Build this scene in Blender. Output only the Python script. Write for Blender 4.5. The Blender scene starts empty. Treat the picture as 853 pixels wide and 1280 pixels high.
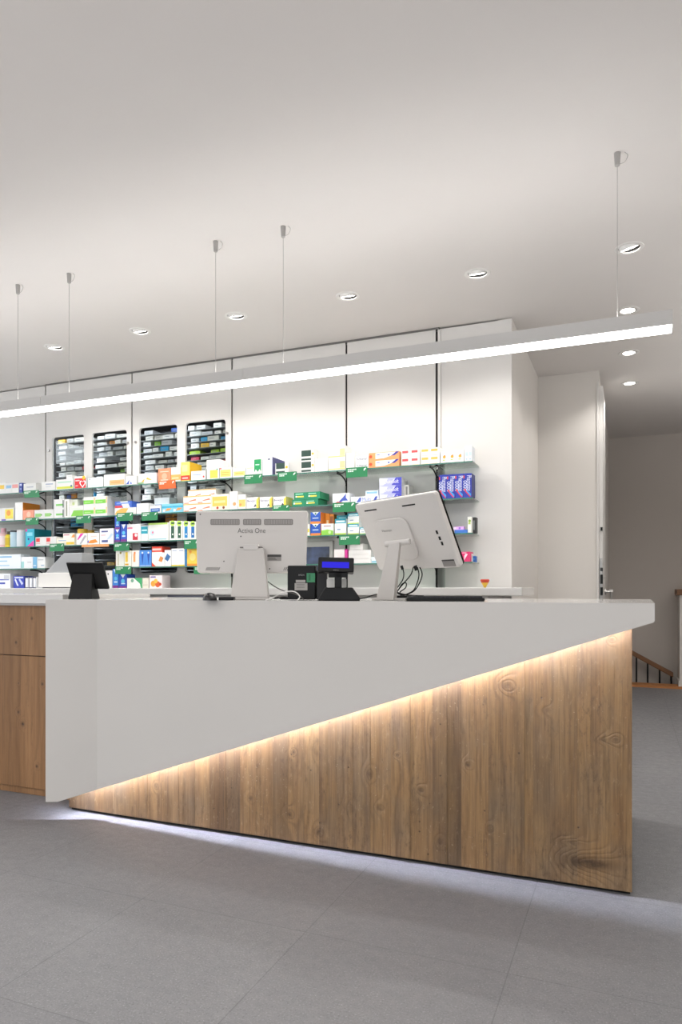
import bpy, math, random
from mathutils import Vector, Matrix
random.seed(7)
SC = bpy.context.scene
COL = SC.collection
# ---------------------------------------------------------------- survey of the place (camera at the origin, +Y towards the shelf wall)
F, CX, HZ, HC = 880.0, 426.5, 737.0, 1.15
TH = math.radians(22.4)
c_, s_ = math.cos(TH), math.sin(TH)
def ray(px, py):
    k = (px-CX)/F
    return Vector((k*c_-s_, k*s_+c_, (HZ-py)/F))
def PY(px, py, Y):
    d = ray(px, py); t = Y/d.y
    return Vector((d.x*t, Y, HC+d.z*t))
def PZ(px, py, h):
    d = ray(px, py); t = (h-HC)/d.z
    return Vector((d.x*t, d.y*t, h))
def PD(px, py, t):
    d = ray(px, py)
    return Vector((d.x*t, d.y*t, HC+d.z*t))
CEIL = 3.05
YW = 4.99      # shelf wall
YS = 4.76      # front edge of shelves
YF = 2.80      # counter front
ZT = 1.10      # counter top
# ---------------------------------------------------------------- materials
def lin(h):
    if isinstance(h, str):
        h = h.lstrip('#')
        v = [int(h[i:i+2], 16)/255 for i in (0, 2, 4)]
    else: v = h
    return tuple(((x/12.92) if x <= .04045 else ((x+.055)/1.055)**2.4) for x in v)+(1,)
MC = {}
def mat(hexc, rough=.5, metal=0, spec=.5, name=None, coat=0):
    key = (hexc, rough, metal, spec, coat)
    if key in MC: return MC[key]
    m = bpy.data.materials.new(name or 'paint_'+str(hexc)); m.use_nodes = True
    b = m.node_tree.nodes['Principled BSDF']
    b.inputs['Base Color'].default_value = lin(hexc)
    b.inputs['Roughness'].default_value = rough
    b.inputs['Metallic'].default_value = metal
    b.inputs['Specular IOR Level'].default_value = spec
    b.inputs['Coat Weight'].default_value = coat
    MC[key] = m
    return m
def emis(hexc, strength, name):
    m = bpy.data.materials.new(name); m.use_nodes = True
    nt = m.node_tree; nt.nodes.clear()
    e = nt.nodes.new('ShaderNodeEmission'); o = nt.nodes.new('ShaderNodeOutputMaterial')
    e.inputs[0].default_value = lin(hexc); e.inputs[1].default_value = strength
    nt.links.new(e.outputs[0], o.inputs[0]); return m
class NT:
    """small helper for node graphs"""
    def __init__(self, name):
        self.m = bpy.data.materials.new(name); self.m.use_nodes = True
        self.t = self.m.node_tree; self.b = self.t.nodes['Principled BSDF']
    def n(self, typ, **kw):
        nd = self.t.nodes.new(typ)
        for k, v in kw.items(): setattr(nd, k, v)
        return nd
    def l(self, a, b): self.t.links.new(a, b)
    def put(self, v, sock):
        if hasattr(v, 'is_linked'): self.l(v, sock)
        else: sock.default_value = v
    def math(self, op, a, b=0.0, c=None, clamp=False):
        nd = self.n('ShaderNodeMath', operation=op); nd.use_clamp = clamp
        self.put(a, nd.inputs[0]); self.put(b, nd.inputs[1])
        if c is not None: self.put(c, nd.inputs[2])
        return nd.outputs[0]
    def comb(self, x, y, z):
        nd = self.n('ShaderNodeCombineXYZ')
        self.put(x, nd.inputs[0]); self.put(y, nd.inputs[1]); self.put(z, nd.inputs[2])
        return nd.outputs[0]
    def noise(self, vec, scale, detail=3, rough=.5):
        nd = self.n('ShaderNodeTexNoise'); self.l(vec, nd.inputs['Vector'])
        nd.inputs['Scale'].default_value = scale; nd.inputs['Detail'].default_value = detail
        nd.inputs['Roughness'].default_value = rough
        return nd.outputs['Fac']
    def ramp(self, v, stops):
        nd = self.n('ShaderNodeMapRange'); nd.clamp = True
        self.put(v, nd.inputs[0])
        nd.inputs[1].default_value = stops[0]; nd.inputs[2].default_value = stops[1]
        nd.inputs[3].default_value = stops[2]; nd.inputs[4].default_value = stops[3]
        return nd.outputs[0]
    def mix(self, f, a, b, mode='MIX'):
        nd = self.n('ShaderNodeMix', data_type='RGBA', blend_type=mode)
        self.put(f, nd.inputs[0])
        for v, i in ((a, 6), (b, 7)):
            if isinstance(v, str): v = lin(v)
            self.put(v, nd.inputs[i])
        return nd.outputs[2]

def wood_mat(name, dark, mid, lite, grey, knots, wave=1.0, wear=1.0, rough=.62):
    g = NT(name)
    tc = g.n('ShaderNodeTexCoord'); sep = g.n('ShaderNodeSeparateXYZ'); g.l(tc.outputs['Object'], sep.inputs[0])
    x, y, z = sep.outputs[0], sep.outputs[1], sep.outputs[2]
    at = g.n('ShaderNodeAttribute', attribute_name='board'); bid = at.outputs['Fac']
    seed = g.math('MULTIPLY', bid, 37.0)
    # knot field
    kf = None; kd = None
    for (kx, kz, rx, rz, st) in knots:
        dx = g.math('DIVIDE', g.math('SUBTRACT', x, kx), rx)
        dz = g.math('DIVIDE', g.math('SUBTRACT', z, kz), rz)
        d2 = g.math('ADD', g.math('MULTIPLY', dx, dx), g.math('MULTIPLY', dz, dz))
        e = g.math('MULTIPLY', g.math('EXPONENT', g.math('MULTIPLY', d2, -.30)), st)
        core = g.math('MULTIPLY', g.math('EXPONENT', g.math('MULTIPLY', d2, -1.4)), st)
        kf = e if kf is None else g.math('ADD', kf, e)
        kd = core if kd is None else g.math('ADD', kd, core)
    if kf is None: kf = kd = g.math('ADD', 0.0, 0.0)
    v1 = g.comb(g.math('MULTIPLY', x, 5.0), g.math('MULTIPLY', z, 1.1), seed)
    warp = g.noise(v1, 1.0, 3, .55)
    amp = g.math('MULTIPLY_ADD', g.math('FRACT', g.math('MULTIPLY', bid, 7.31)), 4.5*wave, 3.0)
    phase = g.math('ADD', g.math('MULTIPLY', x, 95.0), g.math('MULTIPLY', g.math('MULTIPLY', warp, amp), 5.0))
    phase = g.math('ADD', phase, g.math('MULTIPLY', kf, 16.0))
    ring = g.math('MULTIPLY_ADD', g.math('SINE', phase), .5, .5)
    ringd = g.math('POWER', ring, 3.0)
    # fine fibres
    v2 = g.comb(g.math('MULTIPLY', x, 150.0), g.math('MULTIPLY', z, 3.5), seed)
    fib = g.noise(v2, 1.0, 4, .7)
    v3 = g.comb(g.math('MULTIPLY', x, 28.0), g.math('MULTIPLY', z, 1.6), seed)
    streak = g.noise(v3, 1.0, 3, .6)
    v4 = g.comb(g.math('MULTIPLY', x, 4.0), g.math('MULTIPLY', z, 2.4), g.math('ADD', seed, 5.0))
    blot = g.noise(v4, 1.0, 4, .6)
    colr = g.mix(g.ramp(streak, (.3, .7, 0, 1)), mid, lite)
    colr = g.mix(g.math('MULTIPLY', g.ramp(blot, (.42, .72, 0, 1)), .75*wear), colr, grey)
    tone = g.math('FRACT', g.math('MULTIPLY', bid, 13.7))
    colr = g.mix(g.math('MULTIPLY', g.ramp(tone, (.35, 1, 0, 1)), .55), colr, dark)
    strength = g.math('MULTIPLY_ADD', g.math('FRACT', g.math('MULTIPLY', bid, 5.77)), .30, .08)
    colr = g.mix(g.math('MULTIPLY', ringd, strength), colr, dark)
    colr = g.mix(g.math('MULTIPLY', g.ramp(fib, (.45, .72, 0, 1)), .55), colr, dark)
    kn = g.math('MULTIPLY', kd, g.ramp(g.noise(tc.outputs['Object'], 60.0, 3), (.2, .6, .45, 1)))
    colr = g.mix(g.math('MULTIPLY', kn, .85, clamp=True), colr, '#3d2a18')
    grit = g.noise(g.comb(g.math('MULTIPLY', x, 70.0), g.math('MULTIPLY', z, 22.0), seed), 1.0, 4, .75)
    patch = g.ramp(g.noise(g.comb(g.math('MULTIPLY', x, 9.0), g.math('MULTIPLY', z, 3.0), seed), 1.0, 3), (.42, .62, 0, 1))
    colr = g.mix(g.math('MULTIPLY', g.math('MULTIPLY', g.ramp(grit, (.52, .66, 0, 1)), patch), .6*wear), colr, '#4a3826')
    colr = g.mix(g.math('MULTIPLY', g.ramp(grit, (.40, .28, 0, 1)), .35*wear), colr, '#b59d7c')
    # little dents and worm holes
    vo = g.n('ShaderNodeTexVoronoi'); g.l(g.comb(x, 0.0, z), vo.inputs['Vector']); vo.inputs['Scale'].default_value = 22
    rnd = g.n('ShaderNodeSeparateColor'); g.l(vo.outputs['Color'], rnd.inputs[0])
    sel = g.ramp(rnd.outputs[0], (.72, .74, 0, 1))
    hole = g.math('MULTIPLY', g.ramp(vo.outputs['Distance'], (.06, .10, 1, 0)), sel)
    colr = g.mix(g.math('MULTIPLY', hole, .7*wear), colr, '#3a2918')
    sc = g.noise(tc.outputs['Object'], 95.0, 2, .6)
    scm = g.math('MULTIPLY', g.ramp(sc, (.66, .74, 0, 1)), g.ramp(g.noise(tc.outputs['Object'], 5.0, 2), (.45, .6, 0, 1)))
    colr = g.mix(g.math('MULTIPLY', scm, .45*wear), colr, '#c9b493')
    g.l(colr, g.b.inputs['Base Color'])
    g.b.inputs['Roughness'].default_value = rough
    g.b.inputs['Specular IOR Level'].default_value = .5
    bp = g.n('ShaderNodeBump'); bp.inputs['Strength'].default_value = .5; bp.inputs['Distance'].default_value = .004
    h = g.math('ADD', g.math('MULTIPLY', ringd, -.35), g.math('MULTIPLY', fib, .5))
    h = g.math('ADD', h, g.math('MULTIPLY', hole, -1.2)); h = g.math('ADD', h, g.math('MULTIPLY', scm, .6)); h = g.math('ADD', h, g.math('MULTIPLY', kn, -.4))
    g.l(h, bp.inputs['Height']); g.l(bp.outputs[0], g.b.inputs['Normal'])
    return g.m

def floor_mat():
    g = NT('slate_floor_tiles')
    tc = g.n('ShaderNodeTexCoord')
    mp = g.n('ShaderNodeMapping'); g.l(tc.outputs['Object'], mp.inputs[0]); mp.inputs['Location'].default_value = (.341+.67*60, -4.82+.67*60, 0)
    br = g.n('ShaderNodeTexBrick'); br.offset = 0; br.squash = 1
    g.l(mp.outputs[0], br.inputs['Vector'])
    for k, v in (('Scale', 1), ('Brick Width', .67), ('Row Height', .67), ('Mortar Size', .0022), ('Mortar Smooth', .3)): br.inputs[k].default_value = v
    br.inputs['Color1'].default_value = (.42, .42, .42, 1); br.inputs['Color2'].default_value = (.58, .58, .58, 1); br.inputs['Mortar'].default_value = (0, 0, 0, 1)
    n1 = g.noise(tc.outputs['Object'], 1.6, 5, .6)
    n2 = g.noise(tc.outputs['Object'], 160.0, 3, .7)
    n3 = g.noise(tc.outputs['Object'], 26.0, 4, .7)
    colr = g.mix(g.ramp(n1, (.3, .7, 0, 1)), '#7d7d80', '#88888a')
    colr = g.mix(g.math('MULTIPLY', g.ramp(n3, (.35, .65, 0, 1)), .3), colr, '#747477')
    colr = g.mix(g.math('MULTIPLY', g.ramp(n2, (.58, .66, 0, 1)), .5), colr, '#b5b5b8')
    colr = g.mix(g.math('MULTIPLY', g.ramp(n2, (.44, .36, 0, 1)), .5), colr, '#5a5a5e')
    bw = g.n('ShaderNodeRGBToBW'); g.l(br.outputs['Color'], bw.inputs[0])
    colr = g.mix(g.ramp(bw.outputs[0], (.42, .58, 0, .22)), colr, '#727277')
    colr = g.mix(g.math('MULTIPLY', br.outputs['Fac'], .45), colr, '#55555a')
    g.l(colr, g.b.inputs['Base Color'])
    g.l(g.ramp(n3, (.3, .7, .42, .6)), g.b.inputs['Roughness'])
    g.b.inputs['Specular IOR Level'].default_value = .4
    bp = g.n('ShaderNodeBump'); bp.inputs['Strength'].default_value = .25; bp.inputs['Distance'].default_value = .002
    g.l(g.math('SUBTRACT', g.math('ADD', n2, n3), g.math('MULTIPLY', br.outputs['Fac'], 1.5)), bp.inputs['Height']); g.l(bp.outputs[0], g.b.inputs['Normal'])
    return g.m

def glass_mat(name, tint, refl, rough=.02):
    g = NT(name); g.t.nodes.clear()
    o = g.n('ShaderNodeOutputMaterial'); t = g.n('ShaderNodeBsdfTransparent'); t.inputs[0].default_value = lin(tint)
    gl = g.n('ShaderNodeBsdfGlossy'); gl.inputs['Roughness'].default_value = rough
    fr = g.n('ShaderNodeFresnel'); fr.inputs[0].default_value = 1.45
    f = g.math('MULTIPLY', fr.outputs[0], refl, clamp=True)
    mx = g.n('ShaderNodeMixShader'); g.l(f, mx.inputs[0]); g.l(t.outputs[0], mx.inputs[1]); g.l(gl.outputs[0], mx.inputs[2])
    g.l(mx.outputs[0], o.inputs[0]); return g.m

def paint_mat(name, hexc, rough=.6, bump=.0):
    g = NT(name); tc = g.n('ShaderNodeTexCoord')
    n = g.noise(tc.outputs['Object'], 3.0, 3)
    g.l(g.mix(g.math('MULTIPLY', n, .06), hexc, '#8f8b86'), g.b.inputs['Base Color'])
    g.b.inputs['Roughness'].default_value = rough; g.b.inputs['Specular IOR Level'].default_value = .3
    return g.m

M = {}
M['ceil'] = paint_mat('ceiling_paint', '#dedad7', .9)
M['wall'] = paint_mat('wall_paint', '#dcd8d3', .85)
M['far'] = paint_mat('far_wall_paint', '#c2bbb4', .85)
M['panel'] = paint_mat('lacquered_panel', '#dcdad7', .45)
M['solid'] = paint_mat('solid_surface_white', '#d2cfcb', .5)
M['top'] = mat('#d8d6d3', .12, name='polished_solid_surface')
M['black'] = mat('#0b0b0c', .4, spec=.3); M['blackg'] = mat('#0a0a0b', .2, spec=.3)
M['dark'] = mat('#26272b', .6); M['steel'] = mat('#a9a7a4', .3, 1)
M['alu'] = mat('#d0cecb', .5); M['ring'] = mat('#e4e2df', .4)
M['plastic'] = mat('#d3cfcb', .4); M['plastic2'] = mat('#c6c2be', .4); M['vent'] = mat('#8b8784', .6)
M['glass'] = glass_mat('shelf_glass', '#eef6f2', 1.5)
M['pane'] = glass_mat('window_glass', '#e9ecec', .12)
M['gedge'] = mat('#3f7668', .2, name='glass_edge_green')
M['green'] = mat('#23804f', .45); M['orange'] = mat('#e0672b', .45)
M['floor'] = floor_mat()
M['clamp'] = mat('#a8a5a2', .45)
M['beam'] = emis('#fffdfa', 19, 'opal_diffuser')
M['ceiling_fill'] = emis('#fffdfb', 15, 'added_ceiling_glow')  # glow added on the pendant's unseen top to lift the ceiling
M['lamp'] = emis('#fff9f2', 22, 'lamp_face')
M['led'] = emis('#e4e8ff', 300, 'led_tape')
M['screen'] = emis('#3c36e8', 1.0, 'blue_display')
M['beech'] = mat('#bd7f4a', .5); M['oak'] = mat('#7b5433', .45)

# ---------------------------------------------------------------- mesh helpers
class MB:
    def __init__(self): self.v = []; self.f = []; self.mi = []; self.mats = []; self.at = []
    def mid(self, m):
        if m not in self.mats: self.mats.append(m)
        return self.mats.index(m)
    def add(self, vs, fs, m, at=0.0, T=None):
        b = len(self.v)
        for p in vs:
            p = Vector(p)
            if T is not None: p = T @ p
            self.v.append(p)
        k = self.mid(m)
        for f in fs: self.f.append([b+i for i in f]); self.mi.append(k); self.at.append(at)
        return self
    def box(self, a, b, m, T=None, at=0.0):
        x0, y0, z0 = a; x1, y1, z1 = b
        vs = [(x0,y0,z0),(x1,y0,z0),(x1,y1,z0),(x0,y1,z0),(x0,y0,z1),(x1,y0,z1),(x1,y1,z1),(x0,y1,z1)]
        return self.add(vs, [(0,3,2,1),(4,5,6,7),(0,1,5,4),(1,2,6,5),(2,3,7,6),(3,0,4,7)], m, at, T)
    def prism(self, poly, y0, y1, m, T=None, at=0.0):
        """poly in (x,z), counter clockwise seen from -Y, extruded along y"""
        n = len(poly)
        vs = [(p[0], y0, p[1]) for p in poly]+[(p[0], y1, p[1]) for p in poly]
        fs = [tuple(range(n)), tuple(range(2*n-1, n-1, -1))]
        fs += [(i, i+n, (i+1) % n+n, (i+1) % n) for i in range(n)]
        return self.add(vs, fs, m, at, T)
    def slab(self, poly, z0, z1, m, T=None):
        n = len(poly)
        vs = [(p[0], p[1], z0) for p in poly]+[(p[0], p[1], z1) for p in poly]
        fs = [tuple(range(n-1, -1, -1)), tuple(range(n, 2*n))]
        fs += [(i, (i+1) % n, (i+1) % n+n, i+n) for i in range(n)]
        return self.add(vs, fs, m, 0, T)
    def loft(self, A, B, m, T=None):
        n = len(A); fs = [tuple(range(n-1, -1, -1)), tuple(range(n, 2*n))]
        fs += [(i, (i+1) % n, (i+1) % n+n, i+n) for i in range(n)]
        return self.add(list(A)+list(B), fs, m, 0, T)
    def lathe(self, prof, m, seg=24, T=None):
        vs = []; fs = []
        for r, z in prof:
            for i in range(seg):
                a = 2*math.pi*i/seg; vs.append((r*math.cos(a), r*math.sin(a), z))
        for j in range(len(prof)-1):
            for i in range(seg):
                a = j*seg+i; b = j*seg+(i+1) % seg
                fs.append((a, b, b+seg, a+seg))
        return self.add(vs, fs, m, 0, T)
    def cyl(self, r, z0, z1, m, seg=20, T=None, r1=None):
        r1 = r if r1 is None else r1
        return self.lathe([(0.0001, z0), (r, z0), (r1, z1), (0.0001, z1)], m, seg, T)
    def tube(self, pts, r, m, seg=8, T=None):
        P = [Vector(p) for p in pts]
        # smooth with catmull-rom
        if len(P) > 2:
            Q = []
            for i in range(len(P)-1):
                p0 = P[max(i-1, 0)]; p1 = P[i]; p2 = P[i+1]; p3 = P[min(i+2, len(P)-1)]
                for j in range(5):
                    t = j/5
                    Q.append(.5*((2*p1)+(p2-p0)*t+(2*p0-5*p1+4*p2-p3)*t*t+(3*p1-p0-3*p2+p3)*t**3))
            Q.append(P[-1]); P = Q
        vs = []; fs = []; up = None
        for i, p in enumerate(P):
            d = (P[min(i+1, len(P)-1)]-P[max(i-1, 0)]).normalized()
            if up is None: up = d.orthogonal().normalized()
            up = (up-d*up.dot(d)).normalized(); w = d.cross(up)
            for k in range(seg):
                a = 2*math.pi*k/seg; vs.append(p+(up*math.cos(a)+w*math.sin(a))*r)
        for i in range(len(P)-1):
            for k in range(seg):
                a = i*seg+k; b = i*seg+(k+1) % seg
                fs.append((a, b, b+seg, a+seg))
        fs.append(tuple(range(seg-1, -1, -1))); fs.append(tuple(len(vs)-seg+k for k in range(seg)))
        return self.add(vs, fs, m, 0, T)
    def mesh(self, ms, m, T):
        return self.add([v.co for v in ms.vertices], [tuple(p.vertices) for p in ms.polygons], m, 0, T)
    def build(self, name, parent=None, loc=None, smooth=False, bevel=0, attr=False, seg=2):
        loc = Vector(loc) if loc is not None else Vector((0, 0, 0))
        me = bpy.data.meshes.new(name)
        me.from_pydata([tuple(v-loc) for v in self.v], [], self.f)
        for m in self.mats: me.materials.append(m)
        for p, k in zip(me.polygons, self.mi): p.material_index = k
        if attr:
            a = me.attributes.new('board', 'FLOAT', 'FACE')
            for i, v in enumerate(self.at): a.data[i].value = v
        if smooth:
            for p in me.polygons: p.use_smooth = True
            me.set_sharp_from_angle(angle=math.radians(38))
        me.update()
        o = bpy.data.objects.new(name, me); COL.objects.link(o)
        o.location = loc
        if parent: o.parent = parent; o.location = loc-Vector((0, 0, 0))
        if bevel:
            md = o.modifiers.new('bevel', 'BEVEL'); md.width = bevel; md.segments = seg; md.limit_method = 'ANGLE'; md.angle_limit = math.radians(40)
            md.harden_normals = False
        return o
def thing(name, label, cat, loc, rz=0, group=None):
    o = bpy.data.objects.new(name, None); COL.objects.link(o); o.location = loc; o.rotation_euler = (0, 0, rz)
    o.empty_display_size = .1
    return tag(o, label, cat, group)
def tag(o, label, cat, group=None):
    o['label'] = label; o['category'] = cat
    if group: o['group'] = group
    return o
def struct(o): o['kind'] = 'structure'; return o
TXT = {}
def text_mesh(s):
    if s not in TXT:
        cu = bpy.data.curves.new('lettering', 'FONT'); cu.body = s; cu.size = 1; cu.align_x = 'CENTER'; cu.align_y = 'CENTER'
        ob = bpy.data.objects.new('lettering', cu)
        TXT[s] = bpy.data.meshes.new_from_object(ob)
        bpy.data.objects.remove(ob)
    return TXT[s]
def put_text(mb, s, x, y, z, size, m, width=None, rot=0):
    """lettering in the plane facing -Y"""
    ms = text_mesh(s)
    w = max(v.co.x for v in ms.vertices)-min(v.co.x for v in ms.vertices)
    sx = size if width is None else width/w
    T = Matrix.Translation((x, y, z)) @ Matrix.Rotation(rot, 4, 'Y') @ Matrix.Rotation(math.pi/2, 4, 'X') @ Matrix.Diagonal((sx, size, 1, 1))
    mb.mesh(ms, m, T)
def rounded(x0, z0, x1, z1, r, n=5):
    out = []
    for cx, cz, a0 in ((x1-r, z0+r, -90), (x1-r, z1-r, 0), (x0+r, z1-r, 90), (x0+r, z0+r, 180)):
        for i in range(n+1):
            a = math.radians(a0+90*i/n); out.append((cx+r*math.cos(a), cz+r*math.sin(a)))
    return out
def holed(outer, holes, thick):
    """flat sheet in x,z with holes; front at y=0, back at y=thick; returns mesh"""
    cu = bpy.data.curves.new('sheet', 'CURVE'); cu.dimensions = '2D'; cu.fill_mode = 'BOTH'; cu.extrude = thick/2
    for poly in [outer]+holes:
        sp = cu.splines.new('POLY'); sp.points.add(len(poly)-1); sp.use_cyclic_u = True
        for i, p in enumerate(poly): sp.points[i].co = (p[0], p[1], 0, 1)
    ob = bpy.data.objects.new('sheet', cu); ms = bpy.data.meshes.new_from_object(ob); bpy.data.objects.remove(ob)
    return ms
def sheetT(y, thick): return Matrix.Translation((0, y+thick/2, 0)) @ Matrix.Rotation(math.pi/2, 4, 'X')

# ================================================================ SETTING
floor_edge = PZ(800, 859, 0).y
far_y = PZ(800, 545.5, CEIL).y
m = MB(); m.box((-9, -4, -.12), (3.2, floor_edge-.0, 0), M['floor']); struct(m.build('floor'))
m = MB(); m.box((-9, -1.5, CEIL+.14), (3.2, far_y+.4, CEIL+.3), M['ceil'])
# downlight positions
ROW = [PZ(68, 434, CEIL), PZ(175, 414, CEIL), PZ(295, 395, CEIL), PZ(435, 370, CEIL), PZ(597, 342, CEIL), PZ(787, 310, CEIL)]
COLM = [PZ(785, 388, CEIL), PZ(786.5, 441, CEIL), PZ(787.5, 479, CEIL)]
lights = ROW+COLM
ms = holed([(-9, -1.5), (3.2, -1.5), (3.2, far_y+.4), (-9, far_y+.4)],
           [[(p.x+.058*math.cos(a*math.pi/12), p.y+.058*math.sin(a*math.pi/12)) for a in range(24)] for p in lights], .14)
m.mesh(ms, M['ceil'], Matrix.Translation((0, 0, CEIL+.07)))
struct(m.build('ceiling'))
XC = PY(640, 500, YW).x           # right edge of shelf wall
rec = PZ(749, 463, CEIL); YR = rec.y; XR = rec.x
# shelf wall return and recess wall
m = MB(); m.box((XC-.10, YW+.02, 0), (XC, YR, CEIL), M['wall']); struct(m.build('wall_return'))
m = MB(); m.box((XC-.1, YR, 0), (XR, YR+.12, CEIL), M['wall']); struct(m.build('wall_recess'))
m = MB(); m.box((XR-.12, YR+.12, 0), (XR, far_y, CEIL), M['wall']); struct(m.build('wall_corridor'))
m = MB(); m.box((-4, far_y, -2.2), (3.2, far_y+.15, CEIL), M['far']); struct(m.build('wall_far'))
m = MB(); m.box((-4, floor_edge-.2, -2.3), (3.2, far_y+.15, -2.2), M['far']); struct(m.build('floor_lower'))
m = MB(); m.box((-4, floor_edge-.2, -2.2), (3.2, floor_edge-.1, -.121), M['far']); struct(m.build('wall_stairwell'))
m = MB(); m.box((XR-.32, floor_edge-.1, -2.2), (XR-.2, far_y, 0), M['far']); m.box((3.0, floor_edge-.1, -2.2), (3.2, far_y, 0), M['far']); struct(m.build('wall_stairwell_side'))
m = MB(); m.box((3.0, -1.5, 0), (3.2, far_y, CEIL), M['wall']); struct(m.build('wall_right'))
m = MB(); m.box((-9, YW+.75, 0), (XC-.10, YW+.85, CEIL), M['wall']); struct(m.build('wall_back'))
m = MB(); m.box((-9, YW+.06, 1.14), (PY(57, 600, YW).x-.05, YW+.75, CEIL), M['dark']);
# door at the corridor corner
YD = YR-.002
d = thing('door_1', '', '', (XR, YR, 0)); del d['label'], d['category']; struct(d)
m = MB(); m.box((0.0, .02, 0), (.032, .60, CEIL-.13), M['panel']); m.build('door_leaf', d, bevel=.003)
m = MB(); m.box((-.018, -.012, 0), (0, .0, CEIL-.1), M['panel']); m.build('door_frame', d, bevel=.002)
m = MB(); m.box((.008, .0, .95), (.028, .021, 1.42), M['steel']); m.box((.012, -.006, 1.10), (.032, .021, 1.17), M['black']); m.box((.012, -.010, 1.20), (.032, .021, 1.28), M['black']); m.box((.012, -.004, 1.31), (.032, .021, 1.34), M['dark']); m.box((.014, -.003, 1.66), (.03, .021, 1.69), M['black'])
m.build('lock_plate', d, bevel=.001)
m = MB(); Tz = Matrix.Translation((.045, .10, 1.13))
m.cyl(.026, 0, .012, M['steel'], T=Tz @ Matrix.Rotation(math.pi/2, 4, 'Y')); m.tube([(.045, .1, 1.13), (.09, .1, 1.13), (.097, .1, 1.125), (.1, .1, 1.03)], .011, M['steel']); m.cyl(.016, -.01, .01, M['ring'], T=Matrix.Translation((.097, .1, 1.14)))
m.build('door_handle', d, smooth=True)

# stair opening, wooden nosing, handrail and half wall
x_l = PZ(760, 858, 0).x
m = MB(); m.box((XR, floor_edge, -.06), (3.0, far_y-.24, .028), M['beech']); tag(m.build('stair_nosing', loc=(0, floor_edge, 0)), 'orange-brown wooden edging board at the top of the stairwell beside the grey floor', 'floor board')
m = MB()
yr = far_y-.14
a = PY(775, 806, yr); b = PY(842, 842, yr)
hr = thing('stair_handrail', 'brown wooden handrail on thin dark balusters descending into the stairwell', 'handrail', (a.x, yr, 0))
dv = (b-a)
def at_rail(x): return a.z+(x-a.x)/dv.x*dv.z
m = MB(); m.prism([(0, a.z-.045), (dv.x, b.z-.045), (dv.x, b.z+.015), (0, a.z+.015)], -.025, .025, M['oak']); m.build('rail', hr, bevel=.008)
for px in (796, 810, 825, 839.5):
    xx = PY(px, 830, yr).x; m = MB(); m.cyl(.010, -.9, at_rail(xx)-.04, M['black'], 10, T=Matrix.Translation((xx-a.x, 0, 0))); m.build('baluster', hr, smooth=True)
m = MB(); m.prism([(0, a.z-.9), (dv.x+.3, b.z-.9-.14), (dv.x+.3, b.z-.75-.14), (0, a.z-.75)], -.02, .02, M['black']); m.build('string_board', hr)
hx = PZ(850, 861, 0).x; hy = PZ(850, 861, 0).y
hw = thing('half_wall', 'low white parapet wall with a brown wooden cap at the stairwell edge', 'parapet', (hx, hy, 0))
m = MB(); m.box((0, 0, 0), (1.6, .62, 1.085), M['wall']); m.build('wall_body', hw)
m = MB(); m.box((-.03, -.03, 1.085), (1.63, .65, 1.155), M['oak']); m.build('cap_board', hw, bevel=.006)
m = MB(); m.box((-.012, -.012, 0), (0, .62, .09), M['wall']); m.box((0, -.012, 0), (1.6, 0, .09), M['wall']); m.build('skirting', hw)
m = MB(); m.cyl(.045, 0, .075, M['plastic'], 18); o = m.build('white_cup', loc=None, smooth=True); o.location = (hx+.10, hy+.06, 1.156); tag(o, 'small white round pot standing on the brown parapet cap', 'pot')

# ================================================================ SHELF WALL PANELS
seams = [57, 165, 290, 433, 546]
SX = [PY(p, 600, YW).x for p in seams]
PB = 0.0; PT = CEIL-.012
def winrect(pa, pb, yt):
    A = PY(pa, yt, YW); B = PY(pb, yt, YW); z1 = PY((pa+pb)/2, yt, YW).z; z0 = PY((pa+pb)/2, 716, YW).z
    return (A.x, z0, B.x, z1)
wins = {1: [winrect(65, 105, 544.5), winrect(115, 158.5, 539.5)], 2: [winrect(174, 221.5, 532.5), winrect(232, 282, 526)]}
zt = sum(w[3] for k in wins for w in wins[k])/4
names = ['plain white wall panel at far left, left of the windowed panels', 'white wall panel with two stock windows, the left of the windowed pair',
         'white wall panel with two stock windows, the right of the windowed pair', 'plain white wall panel directly right of the stock windows',
         'plain white wall panel above the white toothpaste-like boxes, third from the wall end', 'narrow white wall panel forming the right end of the shelf wall']
names[4] = 'plain white wall panel second from the right end of the shelf wall'
edges = [-9.0]+SX+[XC]
gap = .008
for i in range(6):
    x0 = edges[i]+(gap if i else 0); x1 = edges[i+1]-(gap if i < 5 else 0)
    t = thing('wall_panel', names[i], 'wall panel', (x0, YW, 0), group='white panels of the shelf wall')
    m = MB()
    if i in wins:
        hs = [rounded(w[0]-x0, w[1], w[2]-x0, zt, .03) for w in wins[i]]
        m.mesh(holed([(0, PB), (x1-x0, PB), (x1-x0, PT), (0, PT)], hs, .02), M['panel'], sheetT(0, .02))
        pb_ = m.build('panel_board', t)
        for w in wins[i]:
            g = MB(); g.box((w[0]-x0-.01, .0205, w[1]-.01), (w[2]-x0+.01, .0235, zt+.01), M['pane']); g.build('window_pane', pb_)
    else:
        m.box((0, 0, PB), (x1-x0, .02, PT), M['panel']); m.build('panel_board', t, bevel=.0015)
    if i in (1, 2):
        for xx in ((.035, x1-x0-.035)):
            k = MB(); k.cyl(.011, 0, .012, M['steel'], 14, T=Matrix.Translation((xx, 0, zt-.12)) @ Matrix.Rotation(math.pi/2, 4, 'X')); k.build('panel_lock', t, smooth=True)
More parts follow.
